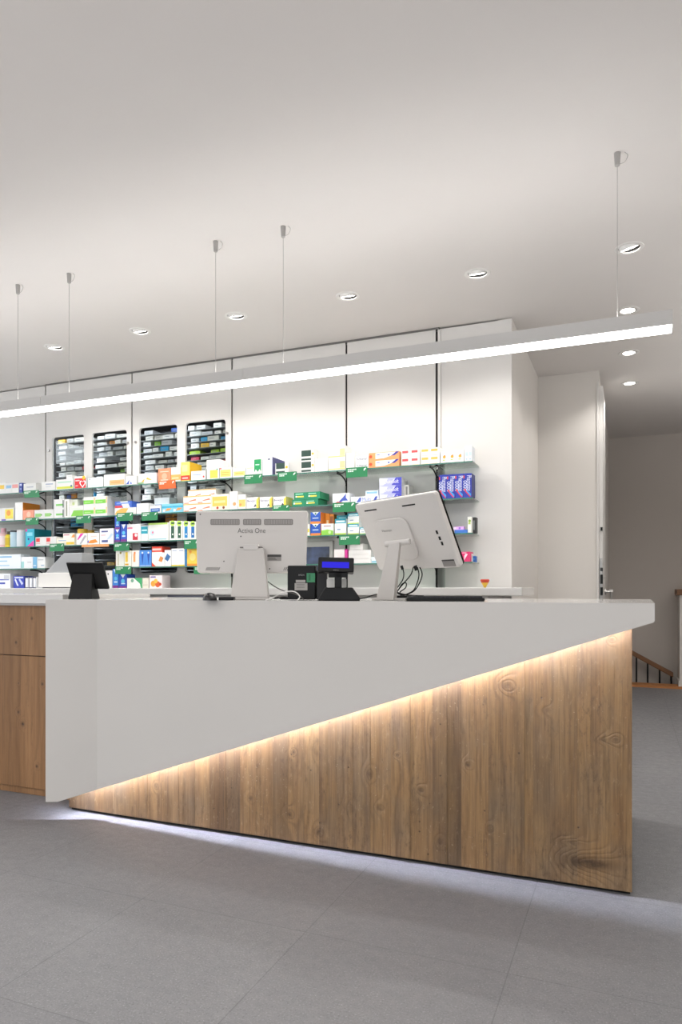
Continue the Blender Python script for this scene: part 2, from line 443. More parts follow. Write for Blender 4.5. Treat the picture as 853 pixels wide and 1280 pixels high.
# black uprights behind the joints, with slots
for i, x in enumerate(SX):
    t = MB(); t.box((x-.02, YW+.021, 0), (x+.02, YW+.045, CEIL-.02), M['black'])
    lab = ['dark grey slotted upright in the leftmost joint of the shelf wall', 'black slotted upright in the joint between the two windowed panels', 'black slotted upright in the joint right of the stock windows',
           'black slotted upright in the joint behind the customer display', 'black slotted upright in the rightmost joint of the shelf wall'][i]
    tag(t.build('shelf_upright', loc=(x, YW, 0)), lab, 'upright', 'uprights of the shelf wall')
m = MB(); m.box((SX[4]+.012, YW-.012, 1.2), (SX[4]+.032, YW-.0005, CEIL-.02), M['panel']); tag(m.build('edge_strip', loc=(SX[4], YW, 1.2)), 'slim white vertical cover strip beside the rightmost black joint', 'trim strip')
m = MB(); m.box((SX[0], YW-.01, CEIL-.012), (SX[4]+.02, YW+.02, CEIL-.001), mat('#6d6b69', .6)); tag(m.build('painted_shadow_strip', loc=(SX[0], YW, CEIL)), 'thin grey strip painted as shadow between the white wall panels and the ceiling', 'painted shadow')  # solid grey strip, shade of the ceiling joint put into its colour

# ---- dark stock cabinet behind the windows
cab = thing('stock_rack', 'dark open stock rack seen through the four rounded windows of the shelf wall', 'rack', (SX[0]+.05, YW+.06, 1.10))
ox = SX[0]+.05; ow = SX[2]-.05-ox
m = MB(); m.box((0, .50, -1.10), (ow, .52, zt-1.0), M['dark']); m.box((-.02, 0, -1.10), (0, .52, zt-1.0), M['dark']); m.box((ow, 0, -1.10), (ow+.02, .52, zt-1.0), M['dark']); m.box((-.02, 0, zt-1.0), (ow+.02, .52, zt-.98), M['dark'])
m.build('carcass', cab)
rows = []
rz0 = 1.16; pitch = .052
nrow = int((zt-rz0)/pitch)+1
rackm = mat('#85888a', .5)
M['rack_fill'] = emis('#f2f6ff', 20, 'added_rack_glow')  # made-up glow for the rack interior
for w in wins[1]+wins[2]:
    m = MB(); m.box((w[0]-.03, YW+.030, 1.25), (w[0]-.018, YW+.038, zt+.02), M['rack_fill']); m.box((w[0]-.02, YW+.030, zt+.018), (w[2]+.02, YW+.042, zt+.026), M['rack_fill'])  # hidden strips added to brighten the stock behind the windows
    m2 = m.build('added_rack_glow', None); m2.parent = cab; m2.location = (-(SX[0]+.05), -(YW+.06), -1.10)
for r in range(nrow):
    z = rz0+r*pitch; rows.append(z)
    m = MB(); m.box((0, .02, z-1.10-.004), (ow, .49, z-1.10), rackm); m.build('rack_tray', cab)
STOCKC = [('white', '#d9d9d6'), ('white', '#e4e3df'), ('grey', '#b9bbbc'), ('white', '#cfd0cd'), ('white', '#dedcd2')]
ACC = {'blue': '#2b55a8', 'red': '#c33', 'yellow': '#e0b23a', 'green': '#8cc63f', 'orange': '#d98a2c', 'crimson': '#c02a4c', 'cyan': '#2f9ccf'}
proto = {}
wn = ['first', 'second', 'third', 'fourth']
def stock(x, z, w, h, cname, hexc, wi, dd):
    key = (cname, hexc, round(w, 2), round(h, 3))
    if key not in proto:
        m = MB(); m.box((0, 0, 0), (key[2], .14, key[3]), mat(hexc, .6)); m.box((key[2]*.15, -.0006, key[3]*.45), (key[2]*.6, 0, key[3]*.6), mat('#8f9498', .6))
        ms_ = m.build('stock_box'); proto[key] = ms_; o = ms_
    else:
        o = proto[key].copy(); COL.objects.link(o)
    o.location = (x, YW+.085+dd, z); o.rotation_euler = (0, 0, 0)
    tag(o, '%s medicine box on the dim rack behind the %s stock window from the left' % (cname, wn[wi]), 'box', '%s stock boxes behind the %s window' % (cname, wn[wi]))
wi = 0
for pi in (1, 2):
    for w in wins[pi]:
        for r, z in enumerate(rows):
            vis = z > 1.90
            if not vis and not (z > 1.6 or (1.2 < z < 1.45 and wi == 1)): continue
            x = max(w[0]-.04, ox+.005)+random.uniform(0, .03)
            while x < w[2]-.05:
                bw = random.choice([.06, .08, .09, .11]); bh = random.choice([.030, .036, .042])
                pr = .95 if vis else .3
                if random.random() < pr:
                    if random.random() < (.13 if vis else .4):
                        cn = random.choice(list(ACC)); hx_ = {'#c33': '#cc3333'}.get(ACC[cn], ACC[cn])
                    else: cn, hx_ = random.choice(STOCKC)
                    if wi == 3 and abs(z-(zt-.052*5)) < .027: cn, hx_ = 'green', '#a5cc2e'; bh = .032
                    stock(x, z+.0004, bw, bh, cn, hx_, wi, random.uniform(0, .03))
                x += bw+random.uniform(.004, .03)
        wi += 1

# ================================================================ SHELVES
S = {'s1': HC+.875, 's2': HC+.627, 's3a': HC+.387, 's3b': HC+.402, 's4': HC+.190, 'wt': HC+.012}
def shelf(pa, pb, key, label):
    x0 = PY(pa, 600, YS).x; x1 = PY(pb, 600, YS).x; z = S[key]
    t = thing('glass_shelf', label, 'shelf', (x0, YS, z), group='glass shelves on the wall')
    m = MB(); m.box((0, .002, -.009), (x1-x0, YW-YS-.002, 0), M['glass']); gp_ = m.build('glass_plate', t)
    m = MB(); m.box((0, 0, -.009), (x1-x0, .002, 0), M['gedge']); m.build('polished_edge', gp_)
    for X in SX:
        if x0-.02 < X < x1+.02:
            xx = X-x0
            m = MB(); m.tube([(xx, YW-YS-.003, -.085), (xx, YW-YS-.012, -.05), (xx, .14, -.018), (xx, .05, -.0145)], .0055, M['black']); m.build('bracket', t, smooth=True)
    return t
shelf(-40, 591, 's1', 'long uppermost glass shelf spanning the whole shelf wall')
shelf(-40, 545, 's2', 'long second glass shelf from the top, left of the glass divider')
shelf(547, 591, 's2', 'short glass shelf carrying four dark blue boxes at the right end')
shelf(-40, 142.5, 's3a', 'third glass shelf from the top at left with the orange price strip')
shelf(144, 545, 's3b', 'third glass shelf from the top behind the two monitors')
shelf(547, 591, 's3a', 'short glass shelf carrying the blue tray at the right end')
shelf(-40, 57, 's4', 'short lowest glass shelf at far left beside the white machine')
shelf(145, 545, 's4', 'lowest glass shelf behind the two monitors')
shelf(547, 591, 's4', 'short lowest glass shelf carrying a magenta box at the right end')
xd = PY(546, 600, YS).x
m = MB(); m.box((xd-.001, YS+.01, S['wt']+.0005), (xd+.004, YW-.002, S['s1']-.012), M['glass']); tag(m.build('glass_divider', loc=(xd, YS, S['s4'])), 'upright clear glass divider left of the dark blue boxes', 'glass divider')

# ---- worktop with cupboards under the shelves
xa = -9; xb = PY(653, 738, 4.42).x
wt = thing('back_worktop', 'long white worktop with white cupboards running under the shelf wall', 'worktop', (xb, YW, 0))
m = MB(); m.box((xa-xb, 4.42-YW, S['wt']-.05), (0, -.0005, S['wt']), M['top']); m.build('worktop_slab', wt, bevel=.003)
m = MB(); m.box((xa-xb, 4.48-YW, .0), (-.22, -.0005, S['wt']-.05), M['panel']); m.build('cupboard_body', wt)

# ================================================================ SHELF GOODS
W = '#e4e4e2'
ALL = []
def side_of(cols):
    return {}
ORD = {1: [''], 2: ['left', 'right'], 3: ['left', 'middle', 'right'], 4: ['leftmost', 'second from left', 'third from left', 'rightmost']}
LEV = {1: [''], 2: ['lower', 'upper'], 3: ['bottom', 'middle', 'top']}
PLACE = {'s1': 'on the top shelf', 's2': 'on the second shelf', 's3a': 'on the third shelf', 's3b': 'on the third shelf', 's4': 'on the lowest glass shelf', 'wt': 'on the back worktop'}
def graph(m, pats, w, h):
    e = .0005
    for k, p in enumerate(pats):
        y = -e-.00015*k
        if p[0] == 'r':
            _, u0, v0, u1, v1, cl = p
            m.add([(u0*w, y, v0*h), (u1*w, y, v0*h), (u1*w, y, v1*h), (u0*w, y, v1*h)], [(0, 1, 2, 3)], mat(cl, .5))
        elif p[0] == 'e':
            _, cu, cv, ru, cl = p; r = ru*w
            m.add([(cu*w+r*math.cos(a*math.pi/8), y, cv*h+r*math.sin(a*math.pi/8)) for a in range(16)], [tuple(range(16))], mat(cl, .5))
        elif p[0] == 't':
            _, pts, cl = p
            m.add([(u*w, y, v*h) for u, v in pts], [tuple(range(len(pts)))], mat(cl, .5))
        elif p[0] == 'x':
            _, cu, cv, sz, s, cl, wd = p[:7]; rot = p[7] if len(p) > 7 else 0
            put_text(m, s, cu*w, y, cv*h, sz*h, mat(cl, .5), wd*(h if rot else w), rot)
def carton(sh, x0, x1, yt, col, pats, desc, off=0.0, dep=.11, zb=None, cols=1, lv=1, side=None, name='medicine_box', place=None, top=None, cat='box', gapw=.0015):
    Y = YS+.014+off
    A = PY(x0, yt, Y).x; B = PY(x1, yt, Y).x; z1 = PY((x0+x1)/2, yt, Y).z
    z0 = (S[sh] if zb is None else zb)+.0003
    dep = min(dep, YW-Y-.006)
    w = (B-A)/cols; h = (z1-z0)/lv
    grp = None
    if cols*lv > 1: grp = desc+' boxes '+(place or PLACE[sh])
    first = None
    for i in range(cols):
        for j in range(lv):
            if first is None:
                m = MB()
                bc = mat(col, .5)
                m.box((0, 0, 0), (w-gapw, dep, h-.0006), bc)
                if side: m.add([(w-gapw+.0004, .001, 0.001), (w-gapw+.0004, dep-.001, 0.001), (w-gapw+.0004, dep-.001, h-.002), (w-gapw+.0004, .001, h-.002)], [(0, 1, 2, 3)], mat(side, .5))
                graph(m, pats, w-gapw, h-.0006)
                o = first = m.build(name)
            else:
                o = first.copy(); COL.objects.link(o)
            o.location = (A+i*w, Y, z0+j*h)
            q = [a for a in (LEV[lv][j] if lv in LEV else 'level %d' % j, ORD[cols][i] if cols in ORD else '') if a]
            pre = ' '.join(q)
            lab = desc+(', '+pre+(' one,' if len(desc.split()) < 9 else ',') if pre else '')+' '+(place or PLACE[sh])
            tag(o, lab, cat, grp); ALL.append(lab)
    return z1
R = lambda *a: ('r',)+a
def tx(cl='#8a96a8', v=.6): return [R(.15, v, .75, v+.12, cl), R(.15, v-.22, .55, v-.14, cl)]
def heart(cu, cv, ru, rv):
    return [(cu+ru*math.sin(a)**3, cv+rv*(13*math.cos(a)-5*math.cos(2*a)-2*math.cos(3*a)-math.cos(4*a))/16) for a in [-k*math.pi/10 for k in range(20)]]
# ---- top shelf
carton('s1', -1, 7, 603.5, W, [R(.1, .45, .8, .8, '#e8c34a')], 'small white box with yellow lettering at the far left end')
carton('s1', 7, 15, 604, W, [R(.1, .5, .9, .8, '#8fb9d8')], 'small white box with pale blue lettering near the left end')
carton('s1', 15, 23.5, 603.5, W, [R(.05, .5, .9, .85, '#e8a09c')], 'small white box with pink lettering near the left end')
carton('s1', 24, 28, 603.5, '#3a4c9c', [R(.15, .7, .85, .9, '#c8d0f0'), R(.2, .3, .8, .45, '#9aa5d8')], 'slim blue box')
carton('s1', 29.5, 45, 604, W, [R(.25, .5, .8, .65, '#b9bcc6')], 'white box with faint grey lettering left of the leftmost joint')
carton('s1', 52, 69, 602, W, [R(.3, .65, .85, .8, '#a8b2c6'), R(.3, .4, .7, .48, '#c6ccd6')], 'white box with grey lettering below the first stock window')
z = carton('s1', 70, 91.5, 599, W, [R(.05, .08, 1, .3, '#d6dc4e'), R(.1, .65, .9, .8, '#b8dcc8'), ('e', .9, .3, .05, '#2f6a8a')], 'white box with yellow-green base stripe')
carton('s1', 83, 90, 593.5, W, [R(.3, .6, .9, .75, '#cfd2d2')], 'tiny white box stacked on the green-striped white box', zb=z, off=.03, dep=.06)
carton('s1', 93, 108, 595, W, [R(.03, .03, .97, .82, '#d8262c'), R(.1, .6, .45, .7, '#f6c9c9'), R(.1, .2, .3, .27, '#f6c9c9'), ('e', .8, .85, .13, '#f2c230')] +
       [('t', heart(.7, .38, .26, .34), '#ffffff'), ('t', heart(.7, .38, .18, .24), '#d8262c')],
       'red box with a white heart outline')
carton('s1', 110, 129, 597, '#e9efef', [R(.1, .25, .8, .28, '#bcd4d8'), R(.1, .12, .6, .16, '#bcd4d8'), ('e', .12, .88, .03, '#3a4a5a')], 'pale mint white box right of the heart box')
carton('s1', 130, 156, 592.5, W, [R(.28, .1, .98, .5, '#f2b67e'), R(.35, .28, .8, .34, '#e8924a')], 'wide white box with an orange patch', dep=.14)
carton('s1', 157, 171, 595, W, [('t', [(.05, .1), (.35, .6), (.3, .12)], '#3a5fc0'), ('t', [(.38, .1), (.5, .4), (.6, .12)], '#5a7fd0')], 'white box with a small blue swoosh')
carton('s1', 173, 196, 591.5, W, [('t', [(.15, .2), (.35, .5), (.3, .2)], '#f0b429'), ('t', [(.42, .45), (.5, .6), (.75, .35), (.6, .35)], '#f2c84a'), R(.0, .05, .3, .15, '#5fa84a')], 'white box with a yellow and green mark', dep=.14)
carton('s1', 198, 213.5, 585.5, '#f0926c', [R(.15, .75, .85, .8, '#fbd6c4'), ('e', .5, .45, .22, '#f6b294'), R(.2, .15, .8, .22, '#fbd6c4')], 'salmon-orange box above the orange shelf tag', dep=.08)
carton('s1', 214, 226, 584, W, [R(0, .12, 1, .5, '#f4b262'), R(.1, .22, .8, .3, '#fae0b8')], 'white and orange box between salmon and yellow boxes', side='#f2d8b0')
carton('s1', 226.5, 237.5, 577.5, '#f4e36c', [R(0, .05, 1, .3, '#d63a2a'), R(.1, .5, .75, .85, '#f7ef9c'), R(.15, .12, .8, .2, '#f2c6c0')], 'tall yellow box with a red base', side='#f3c22e', dep=.17)
z = carton('s1', 239, 257, 588.5, W, [R(.1, .55, .7, .62, '#93a9cf'), R(.1, .35, .6, .4, '#b5b9c4'), ('e', .88, .35, .06, '#d84a3a')], 'white box with tiny blue lettering right of the yellow box')
z = carton('s1', 259, 274, 585.5, W, [R(.25, .1, .9, .85, '#f4d05a'), ('e', .85, .9, .06, '#3aa0a0')], 'white box with a yellow square, lower of its stack,', dep=.13)
carton('s1', 258.5, 275, 574.5, '#f2f1ee', [R(.1, .1, .2, .14, '#d0d0cc')], 'blank white box stacked on the yellow-square box', zb=z, dep=.13)
carton('s1', 274.8, 290, 584, W, [R(.05, .15, .92, .78, '#f3d878'), R(.15, .3, .8, .36, '#dba94a'), R(.15, .5, .8, .55, '#dba94a'), R(.0, .85, .15, .95, '#d05a4a')], 'white box with a framed yellow patch')
carton('s1', 291, 307.5, 585.5, W, [R(.08, .2, .95, .68, '#f5dd84'), R(.2, .4, .8, .5, '#e0b450')], 'low white box with a yellow band')
carton('s1', 308, 327.5, 574.5, W, [('t', [(.52, 1), (.52, .22), (.62, .42), (.76, .25), (.86, .42), (.96, .25), (.96, 1)], '#1f9a5a'), R(.05, .5, .45, .53, '#ecd58e'), R(.6, .65, .85, .72, '#c9ecd6')], 'white box with a green flag shape')
carton('s1', 328.5, 341.5, 571.5, '#e9eef6', [('t', [(.45, .86), (.62, .95), (.8, .86)], '#30385c'), R(.94, 0, 1, 1, '#4a4a8c')], 'pale blue box with purple striped side', side='#45457e', dep=.2, off=.01)
carton('s1', 344.5, 361, 578.5, W, [R(.05, .48, .72, 1, '#2c473f'), R(.05, .1, .72, .28, '#2c473f'), ('e', .86, .6, .09, '#e9c22c')], 'white box with dark green blocks leaning before the striped box', off=-.011, dep=.012)
carton('s1', 376, 393, 562, W, [R(.06, .42, .78, .95, '#2c473f'), R(.06, .08, .78, .24, '#2c473f'), ('e', .9, .62, .08, '#e0bb3a')], 'white box with dark green blocks in the tall pair', lv=2, dep=.08)
carton('s1', 393.5, 410.5, 573, '#efeeeb', [R(.1, .2, .4, .24, '#d9d9d5')], 'blank low white box right of the green-block pair', dep=.1)
carton('s1', 411, 432, 557, '#f4f2ec', [R(0, .08, 1, .18, '#f0d98a'), R(.68, .2, .98, .75, '#f2cf9e')], 'cream box with a peach corner', lv=2, dep=.13, side='#ecebe6')
carton('s1', 433, 443.5, 566, '#efedea', [R(.3, .5, .6, .55, '#d0cdc8')], 'blank cream box above the tag at the display', dep=.13)
carton('s1', 444.5, 461, 570, '#f3f2f0', [('x', .5, .55, .62, 'Voltaren', '#3f4474', .8)], 'white lettered box', lv=2, dep=.13)
carton('s1', 461.5, 499.5, 565, '#f2a46a', [('t', [(.22, .15), (.22, .92), (.9, .92), (.72, .45), (.5, .2)], '#f5f3f6'), R(.26, .6, .36, .75, '#8a93c8'), ('t', [(.74, .45), (.9, .98), (1.0, .95), (.86, .5)], '#3b3f9e'), ('e', .06, .5, .05, '#d9502e'), ('e', .66, .6, .03, '#4a55a8')], 'long orange and white box with a blue tube picture', lv=2, dep=.1)
carton('s1', 502, 525.5, 561.5, '#f5f3ee', [R(.1, .55, .75, .85, '#d8575a'), R(.1, .05, .8, .1, '#eed9a8')], 'small white box with a red patch', cols=2, lv=2)
carton('s1', 526.5, 550, 559.5, '#f5f3ee', [R(.08, .55, .8, .85, '#eec35e'), R(.1, .05, .8, .1, '#eed9a8')], 'small white box with a yellow patch', cols=2, lv=2)
carton('s1', 551, 580.5, 563, '#f5f3ee', [('e', .5, .5, .2, '#efaa3c'), ('e', .56, .6, .1, '#e88a50'), R(.3, .2, .6, .28, '#bcd26a')], 'white box with an orange oval', cols=3, dep=.09)
carton('s1', 581, 590.5, 557, '#eceff2', [R(.2, .35, .9, .6, '#c5d8e8'), R(.3, .1, .8, .2, '#b8cbdc')], 'tall pale box', cols=2, dep=.1, side='#d8dde2')
# ---- second shelf
carton('s2', -2, 17, 635, W, [R(.45, .15, .98, .9, '#f2df5a'), ('e', .68, .6, .14, '#f0a24a'), R(.2, .02, .5, .14, '#7a6bb8')], 'white box with a yellow flower at the far left')
carton('s2', 19, 28.5, 628, '#f1f1ef', [], 'large white box with an orange side', side='#f0952f', dep=.2)
carton('s2', 28.8, 42, 637.5, '#f3a184', [('e', .55, .55, .2, '#f8c8ae'), R(.1, .1, .9, .16, '#f8d0b8')], 'salmon box with a round mark', off=-.004, dep=.04, side='#f3a184')
carton('s2', 43, 67, 637, W, [R(.1, .25, .7, .6, '#9ad07a'), ('e', .75, .45, .07, '#6cae4c')], 'low white box with pale green lettering', cols=2, off=-.004, dep=.04)
carton('s2', 67.5, 80.5, 624, W, [R(.2, .3, .85, .5, '#7cc864'), R(.85, .1, .95, .9, '#4a5a52')], 'white box with green lettering near the first joint', lv=2)
carton('s2', 81, 86.5, 624, '#ecebe8', [R(.3, .1, .6, .9, '#8a8f7c')], 'narrow upright white box with grey marks')
z = carton('s2', 87, 104, 632, W, [('t', [(.1, .1), (.3, .6), (1, .6), (1, .1)], '#86cc4e'), R(.1, .7, .8, .8, '#dfe9d8')], 'white box with a slanted green stripe')
carton('s2', 88, 97, 624.5, '#eef2e6', [R(.2, .2, .6, .6, '#cfe0a0')], 'tiny pale green box stacked on the green-stripe box', zb=z, off=.04)
carton('s2', 104.5, 134.5, 620.5, W, [R(0, .28, .86, .66, '#7ed348'), R(.88, .3, .98, .9, '#f0d090'), R(.1, .4, .6, .48, '#b6ea90')], 'white box with a bright green band', cols=2, lv=2, dep=.17, side='#f0f0ee')
z = carton('s2', 143.5, 170, 634.5, W, [('t', [(0, .1), (.1, .6), (.35, .95), (.65, .9), (.5, .1)], '#f6b85c'), R(.55, .3, .9, .45, '#e3e6e6')], 'white box with an orange swoosh', dep=.1)
carton('s2', 143.8, 165, 626.5, '#3f67c8', [R(0, 0, .45, .35, '#d8404a'), ('t', [(.3, 1), (.75, 1), (.9, 0), (.5, 0)], '#e6ecf6'), R(.1, .6, .9, .8, '#7f9fe6')], 'blue, white and red box stacked on the orange-swoosh box', zb=z)
carton('s2', 171, 186, 629, '#ecefef', [R(.1, .3, .8, .36, '#c9d3d4')], 'plain white box beside the orange-swoosh box')
z = carton('s2', 187, 201.5, 631.5, W, [R(.1, .2, .9, .62, '#2f62b4'), R(.2, .35, .8, .48, '#a9c4ee')], 'white box with a dark blue label', dep=.06)
z2 = carton('s2', 202.5, 229, 629.5, '#86cfe4', [R(0, .55, 1, .75, '#3fb2d6'), ('t', [(.3, .2), (.7, .25), (.95, .5), (.5, .5)], '#f3a45e'), R(.1, .1, .3, .4, '#e6f5fa')], 'pale cyan box with an orange streak', cols=2, dep=.06)
carton('s2', 193, 212, 622, '#eaf3f8', [R(.05, .15, .7, .6, '#2d6bc0'), R(.7, .2, .95, .4, '#9cc8ea')], 'white and blue box stacked behind the cyan pair', zb=S['s2'], off=.08, dep=.1)
zz = carton('s2', 229.5, 264, 619.5, '#f3f0ea', [R(0, .86, 1, 1, '#f5bf6c'), ('t', [(.35, .35), (.9, .58), (.95, .4), (.5, .3)], '#ee7c4a'), R(.05, .05, .4, .14, '#ee7c4a')], 'orange-lined white box with red swoosh in the block', cols=2, lv=2, dep=.13)
carton('s2', 235.5, 270, 611.5, '#f3f0ea', [R(0, .84, 1, 1, '#f5bf6c'), ('t', [(.5, .1), (.9, .3), (.95, .15), (.6, .05)], '#ee7c4a'), R(.05, .4, .7, .47, '#c9c2d2')], 'white box with orange top line on the block', zb=zz, cols=2, off=.02, dep=.1)
carton('s2', 264.5, 286.5, 617.5, '#f7efd8', [R(.05, .25, .9, .85, '#f3c860'), R(.15, .45, .8, .6, '#f8de9a'), ('e', .35, .15, .07, '#c8452f'), ('e', .7, .15, .07, '#8a4a2f')], 'yellow and white box with two dots')
carton('s2', 287, 297.5, 614, '#f2f0ec', [('e', .6, .3, .2, '#f0a46c')], 'tall white box with an orange dot')
carton('s2', 298, 307.5, 618, '#f2f0ec', [R(.1, .15, .95, .65, '#f4cd72'), ('e', .3, .3, .16, '#ee9a5a')], 'white box with a yellow lower patch')
for i, (a_, b_) in enumerate(((308.5, 323.5), (325, 340), (341.8, 358))):
    carton('s2', a_, b_, 621.5-.4*i, '#f2f0ee', [('x', .40, .68, .26, 'Benegol', '#45427e', .68), ('t', [(.82, 0), (.82, .75), (1, 1), (1, 0)], '#f2d94e'), ('t', [(.6, .1), (.72, .4), (.85, .2)], '#4a4a52')],
           'white lettered yellow-corner box, %s of the spaced three,' % ['left', 'middle', 'right'][i], side='#f0e48a', dep=.12)
z = carton('s2', 365.5, 398, 624, '#1f8c63', [R(.1, .3, .75, .5, '#f0dc5a'), R(.1, .62, .7, .74, '#9fe0c2'), ('e', .16, .42, .06, '#f2f6f2')], 'green box with a yellow band in the lower row', cols=2, dep=.17, side='#2a9468')
carton('s2', 368, 400.5, 615, '#1f8c63', [R(.1, .3, .75, .5, '#f0dc5a'), R(.1, .7, .7, .84, '#9fe0c2'), ('e', .16, .42, .06, '#f2f6f2')], 'green box with a yellow band in the upper row', zb=z, cols=2, dep=.17, side='#2a9468')
carton('s2', 416, 437.5, 616.5, '#eef0f4', [('t', [(.25, .05), (.6, .6), (.8, .95), (.78, .6), (.9, .3), (.6, .3), (.4, .05)], '#4a5fc0'), ('t', [(.1, .1), (.3, .25), (.75, .1), (.5, .02)], '#d8485a')], 'white box with a blue and red running figure')
z = carton('s2', 439, 474, 620.2, '#eef1f7', [('t', [(.2, .1), (.3, .8), (.38, .85), (.35, .2)], '#5b6fc8'), ('x', .56, .5, .8, 'Multi', '#7f90d8', .3), ('t', [(.78, .1), (.88, .9), (.95, .9), (.9, .1)], '#4458b8')], 'long white box with blue script')
carton('s2', 457, 473.5, 613, '#e2edf5', [R(.1, .45, .9, .8, '#8fc2de')], 'pale blue box stacked on the long blue-script box', zb=z, off=.02)
carton('s2', 474.5, 502.5, 597, '#b9bde8', [('t', [(0, 0), (0, 1), (.4, .9), (.2, .1)], '#dfe3f4'), ('t', [(.55, .05), (.75, 1), (1, 1), (1, 0)], '#4d50c4'), ('x', .55, .5, .7, 'DulcoSoft', '#f4f4fb', .62)], 'lavender box with white script', lv=3, dep=.13, side='#e9e9ec')
carton('s2', 504, 511.5, 606, '#e3e1de', [R(.5, .1, .8, .9, '#8a8a8a')], 'narrow grey-white box right of the lavender stack', off=.06)
carton('s2', 549, 590, 592.5, '#2a3aa6', [('x', .3, .5, .33, 'oooo', '#dfe6fb', .42, math.pi/2), ('x', .68, .6, .28, 'Pharmaton', '#e6ebfa', .62, math.pi/2), ('t', [(0, .35), (.2, .38), (.95, .08), (.8, .02)], '#cf3f5c'), ('t', [(.3, .3), (.5, .3), (.95, .15), (.9, .05)], '#3f9ae0'), R(.0, .8, .15, .92, '#d84a5a')], 'dark blue box with vertical lettering', cols=4, dep=.12, name='vitamin_box', side='#232c6e')
# ---- third shelf, left
def bottle(sh, px, yt, rpx, body, capc, label, off=.03, neck=True, lbl=None):
    Y = YS+.014+off; P = PY(px, yt, Y); r = abs(PY(px+rpx, yt, Y).x-P.x); z0 = S[sh]+.0004; h = P.z-z0
    t = thing('bottle', label, 'bottle', (P.x, Y+r, z0)); ALL.append(label)
    m = MB(); hb = h*(.8 if neck else .9)
    m.lathe([(.0001, 0), (r*.95, 0), (r, h*.03), (r, hb*.9), (r*.6 if neck else r, hb), (.0001, hb)], mat(body, .35), 20); m.build('bottle_body', t, smooth=True)
    m = MB(); m.lathe([(.0001, hb), (r*.55 if neck else r*.97, hb), (r*.55 if neck else r*.97, h), (.0001, h)], mat(capc, .4), 20); m.build('cap', t, smooth=True)
    if lbl:
        m = MB(); m.lathe([(r*1.01, h*.15), (r*1.01, h*.6)], mat(lbl, .5), 20); m.build('wrap_label', t, smooth=True)
bottle('s3a', 0, 660, 4, '#f1c9cf', '#e7b1bd', 'pink and white bottle at the left end of the third shelf', lbl='#f4e6e8')
bottle('s3a', 7.5, 664, 3, '#f0d83c', '#5a5040', 'yellow bottle with a dark cap on the third shelf', lbl='#d6b62e')
bottle('s3a', 14, 663, 3.6, '#c3ddea', '#3b434c', 'pale blue bottle with a dark cap on the third shelf', neck=False)
bottle('s3a', 22.5, 662.5, 4.6, '#e9eff3', '#f2f2f2', 'thick white bottle on the third shelf', neck=False)
carton('s3a', 32, 43, 661, '#35b5cf', [('t', [(.15, 0), (.95, .35), (.95, 0)], '#e63fa5'), ('e', .35, .42, .1, '#3a3f90'), R(.2, .6, .8, .8, '#8ad8ea'), R(0, .85, .2, 1, '#e63fa5')], 'cyan and magenta box', side='#177f8d', dep=.2)
carton('s3a', 44.5, 70.5, 671, W, [R(.05, .45, .42, .88, '#e2403c'), R(.05, .25, .45, .33, '#e0a0a0')], 'low white box with a red square', cols=2, off=-.006, dep=.08)
z = carton('s3a', 71, 93, 672.5, '#f7f1e0', [R(.55, .1, 1, .45, '#f2cf4e'), R(.1, .6, .55, .75, '#b9c6de'), R(.05, .05, .3, .25, '#f0b0a0')], 'low cream box with a yellow corner', dep=.08)
carton('s3a', 79, 93.5, 666.5, '#f5ecdf', [R(.05, .55, .55, .8, '#c98aa0'), ('t', [(.7, .1), (.85, .7), (1, .7), (1, .1)], '#f09a4a')], 'cream and orange box stacked on the yellow-corner box', zb=z, off=.02, dep=.06)
bottle('s3a', 99, 661, 5, '#f0c838', '#e9be30', 'big yellow tub left of the magenta-corner box', off=.08, neck=False)
bottle('s3a', 110.5, 662.5, 3.5, '#d9ae30', '#c79a2a', 'smaller dull yellow tub behind the orange-leaf box', off=.12, neck=False)
carton('s3a', 95.5, 109, 666.5, '#f3f1ee', [('t', [(.1, .5), (.4, .98), (.7, .98), (.15, .4)], '#e83fae'), ('t', [(.3, .1), (.8, .85), (.95, .75), (.45, .05)], '#b2b2ba')], 'white box with a magenta corner', dep=.05)
carton('s3a', 109.5, 124, 666, '#f6f3ec', [('t', [(.05, .1), (.2, .35), (.7, .45), (.9, .2), (.5, .1)], '#f0953a'), ('t', [(-.02, .2), (.08, .4), (.12, .15)], '#5a5fd0'), R(.3, .65, .8, .75, '#ead9cf')], 'white box with an orange leaf mark')
carton('s3a', 124.8, 142, 660.5, '#f3f2f4', [R(.12, .76, .6, .86, '#5a5f96'), R(.1, .55, .45, .6, '#e8a8b0'), R(.15, .12, .6, .26, '#4a5a96'), ('t', [(.5, .3), (.85, .7), (1, .6), (.7, .3)], '#cfe0ee')], 'tall white box with navy lettering')
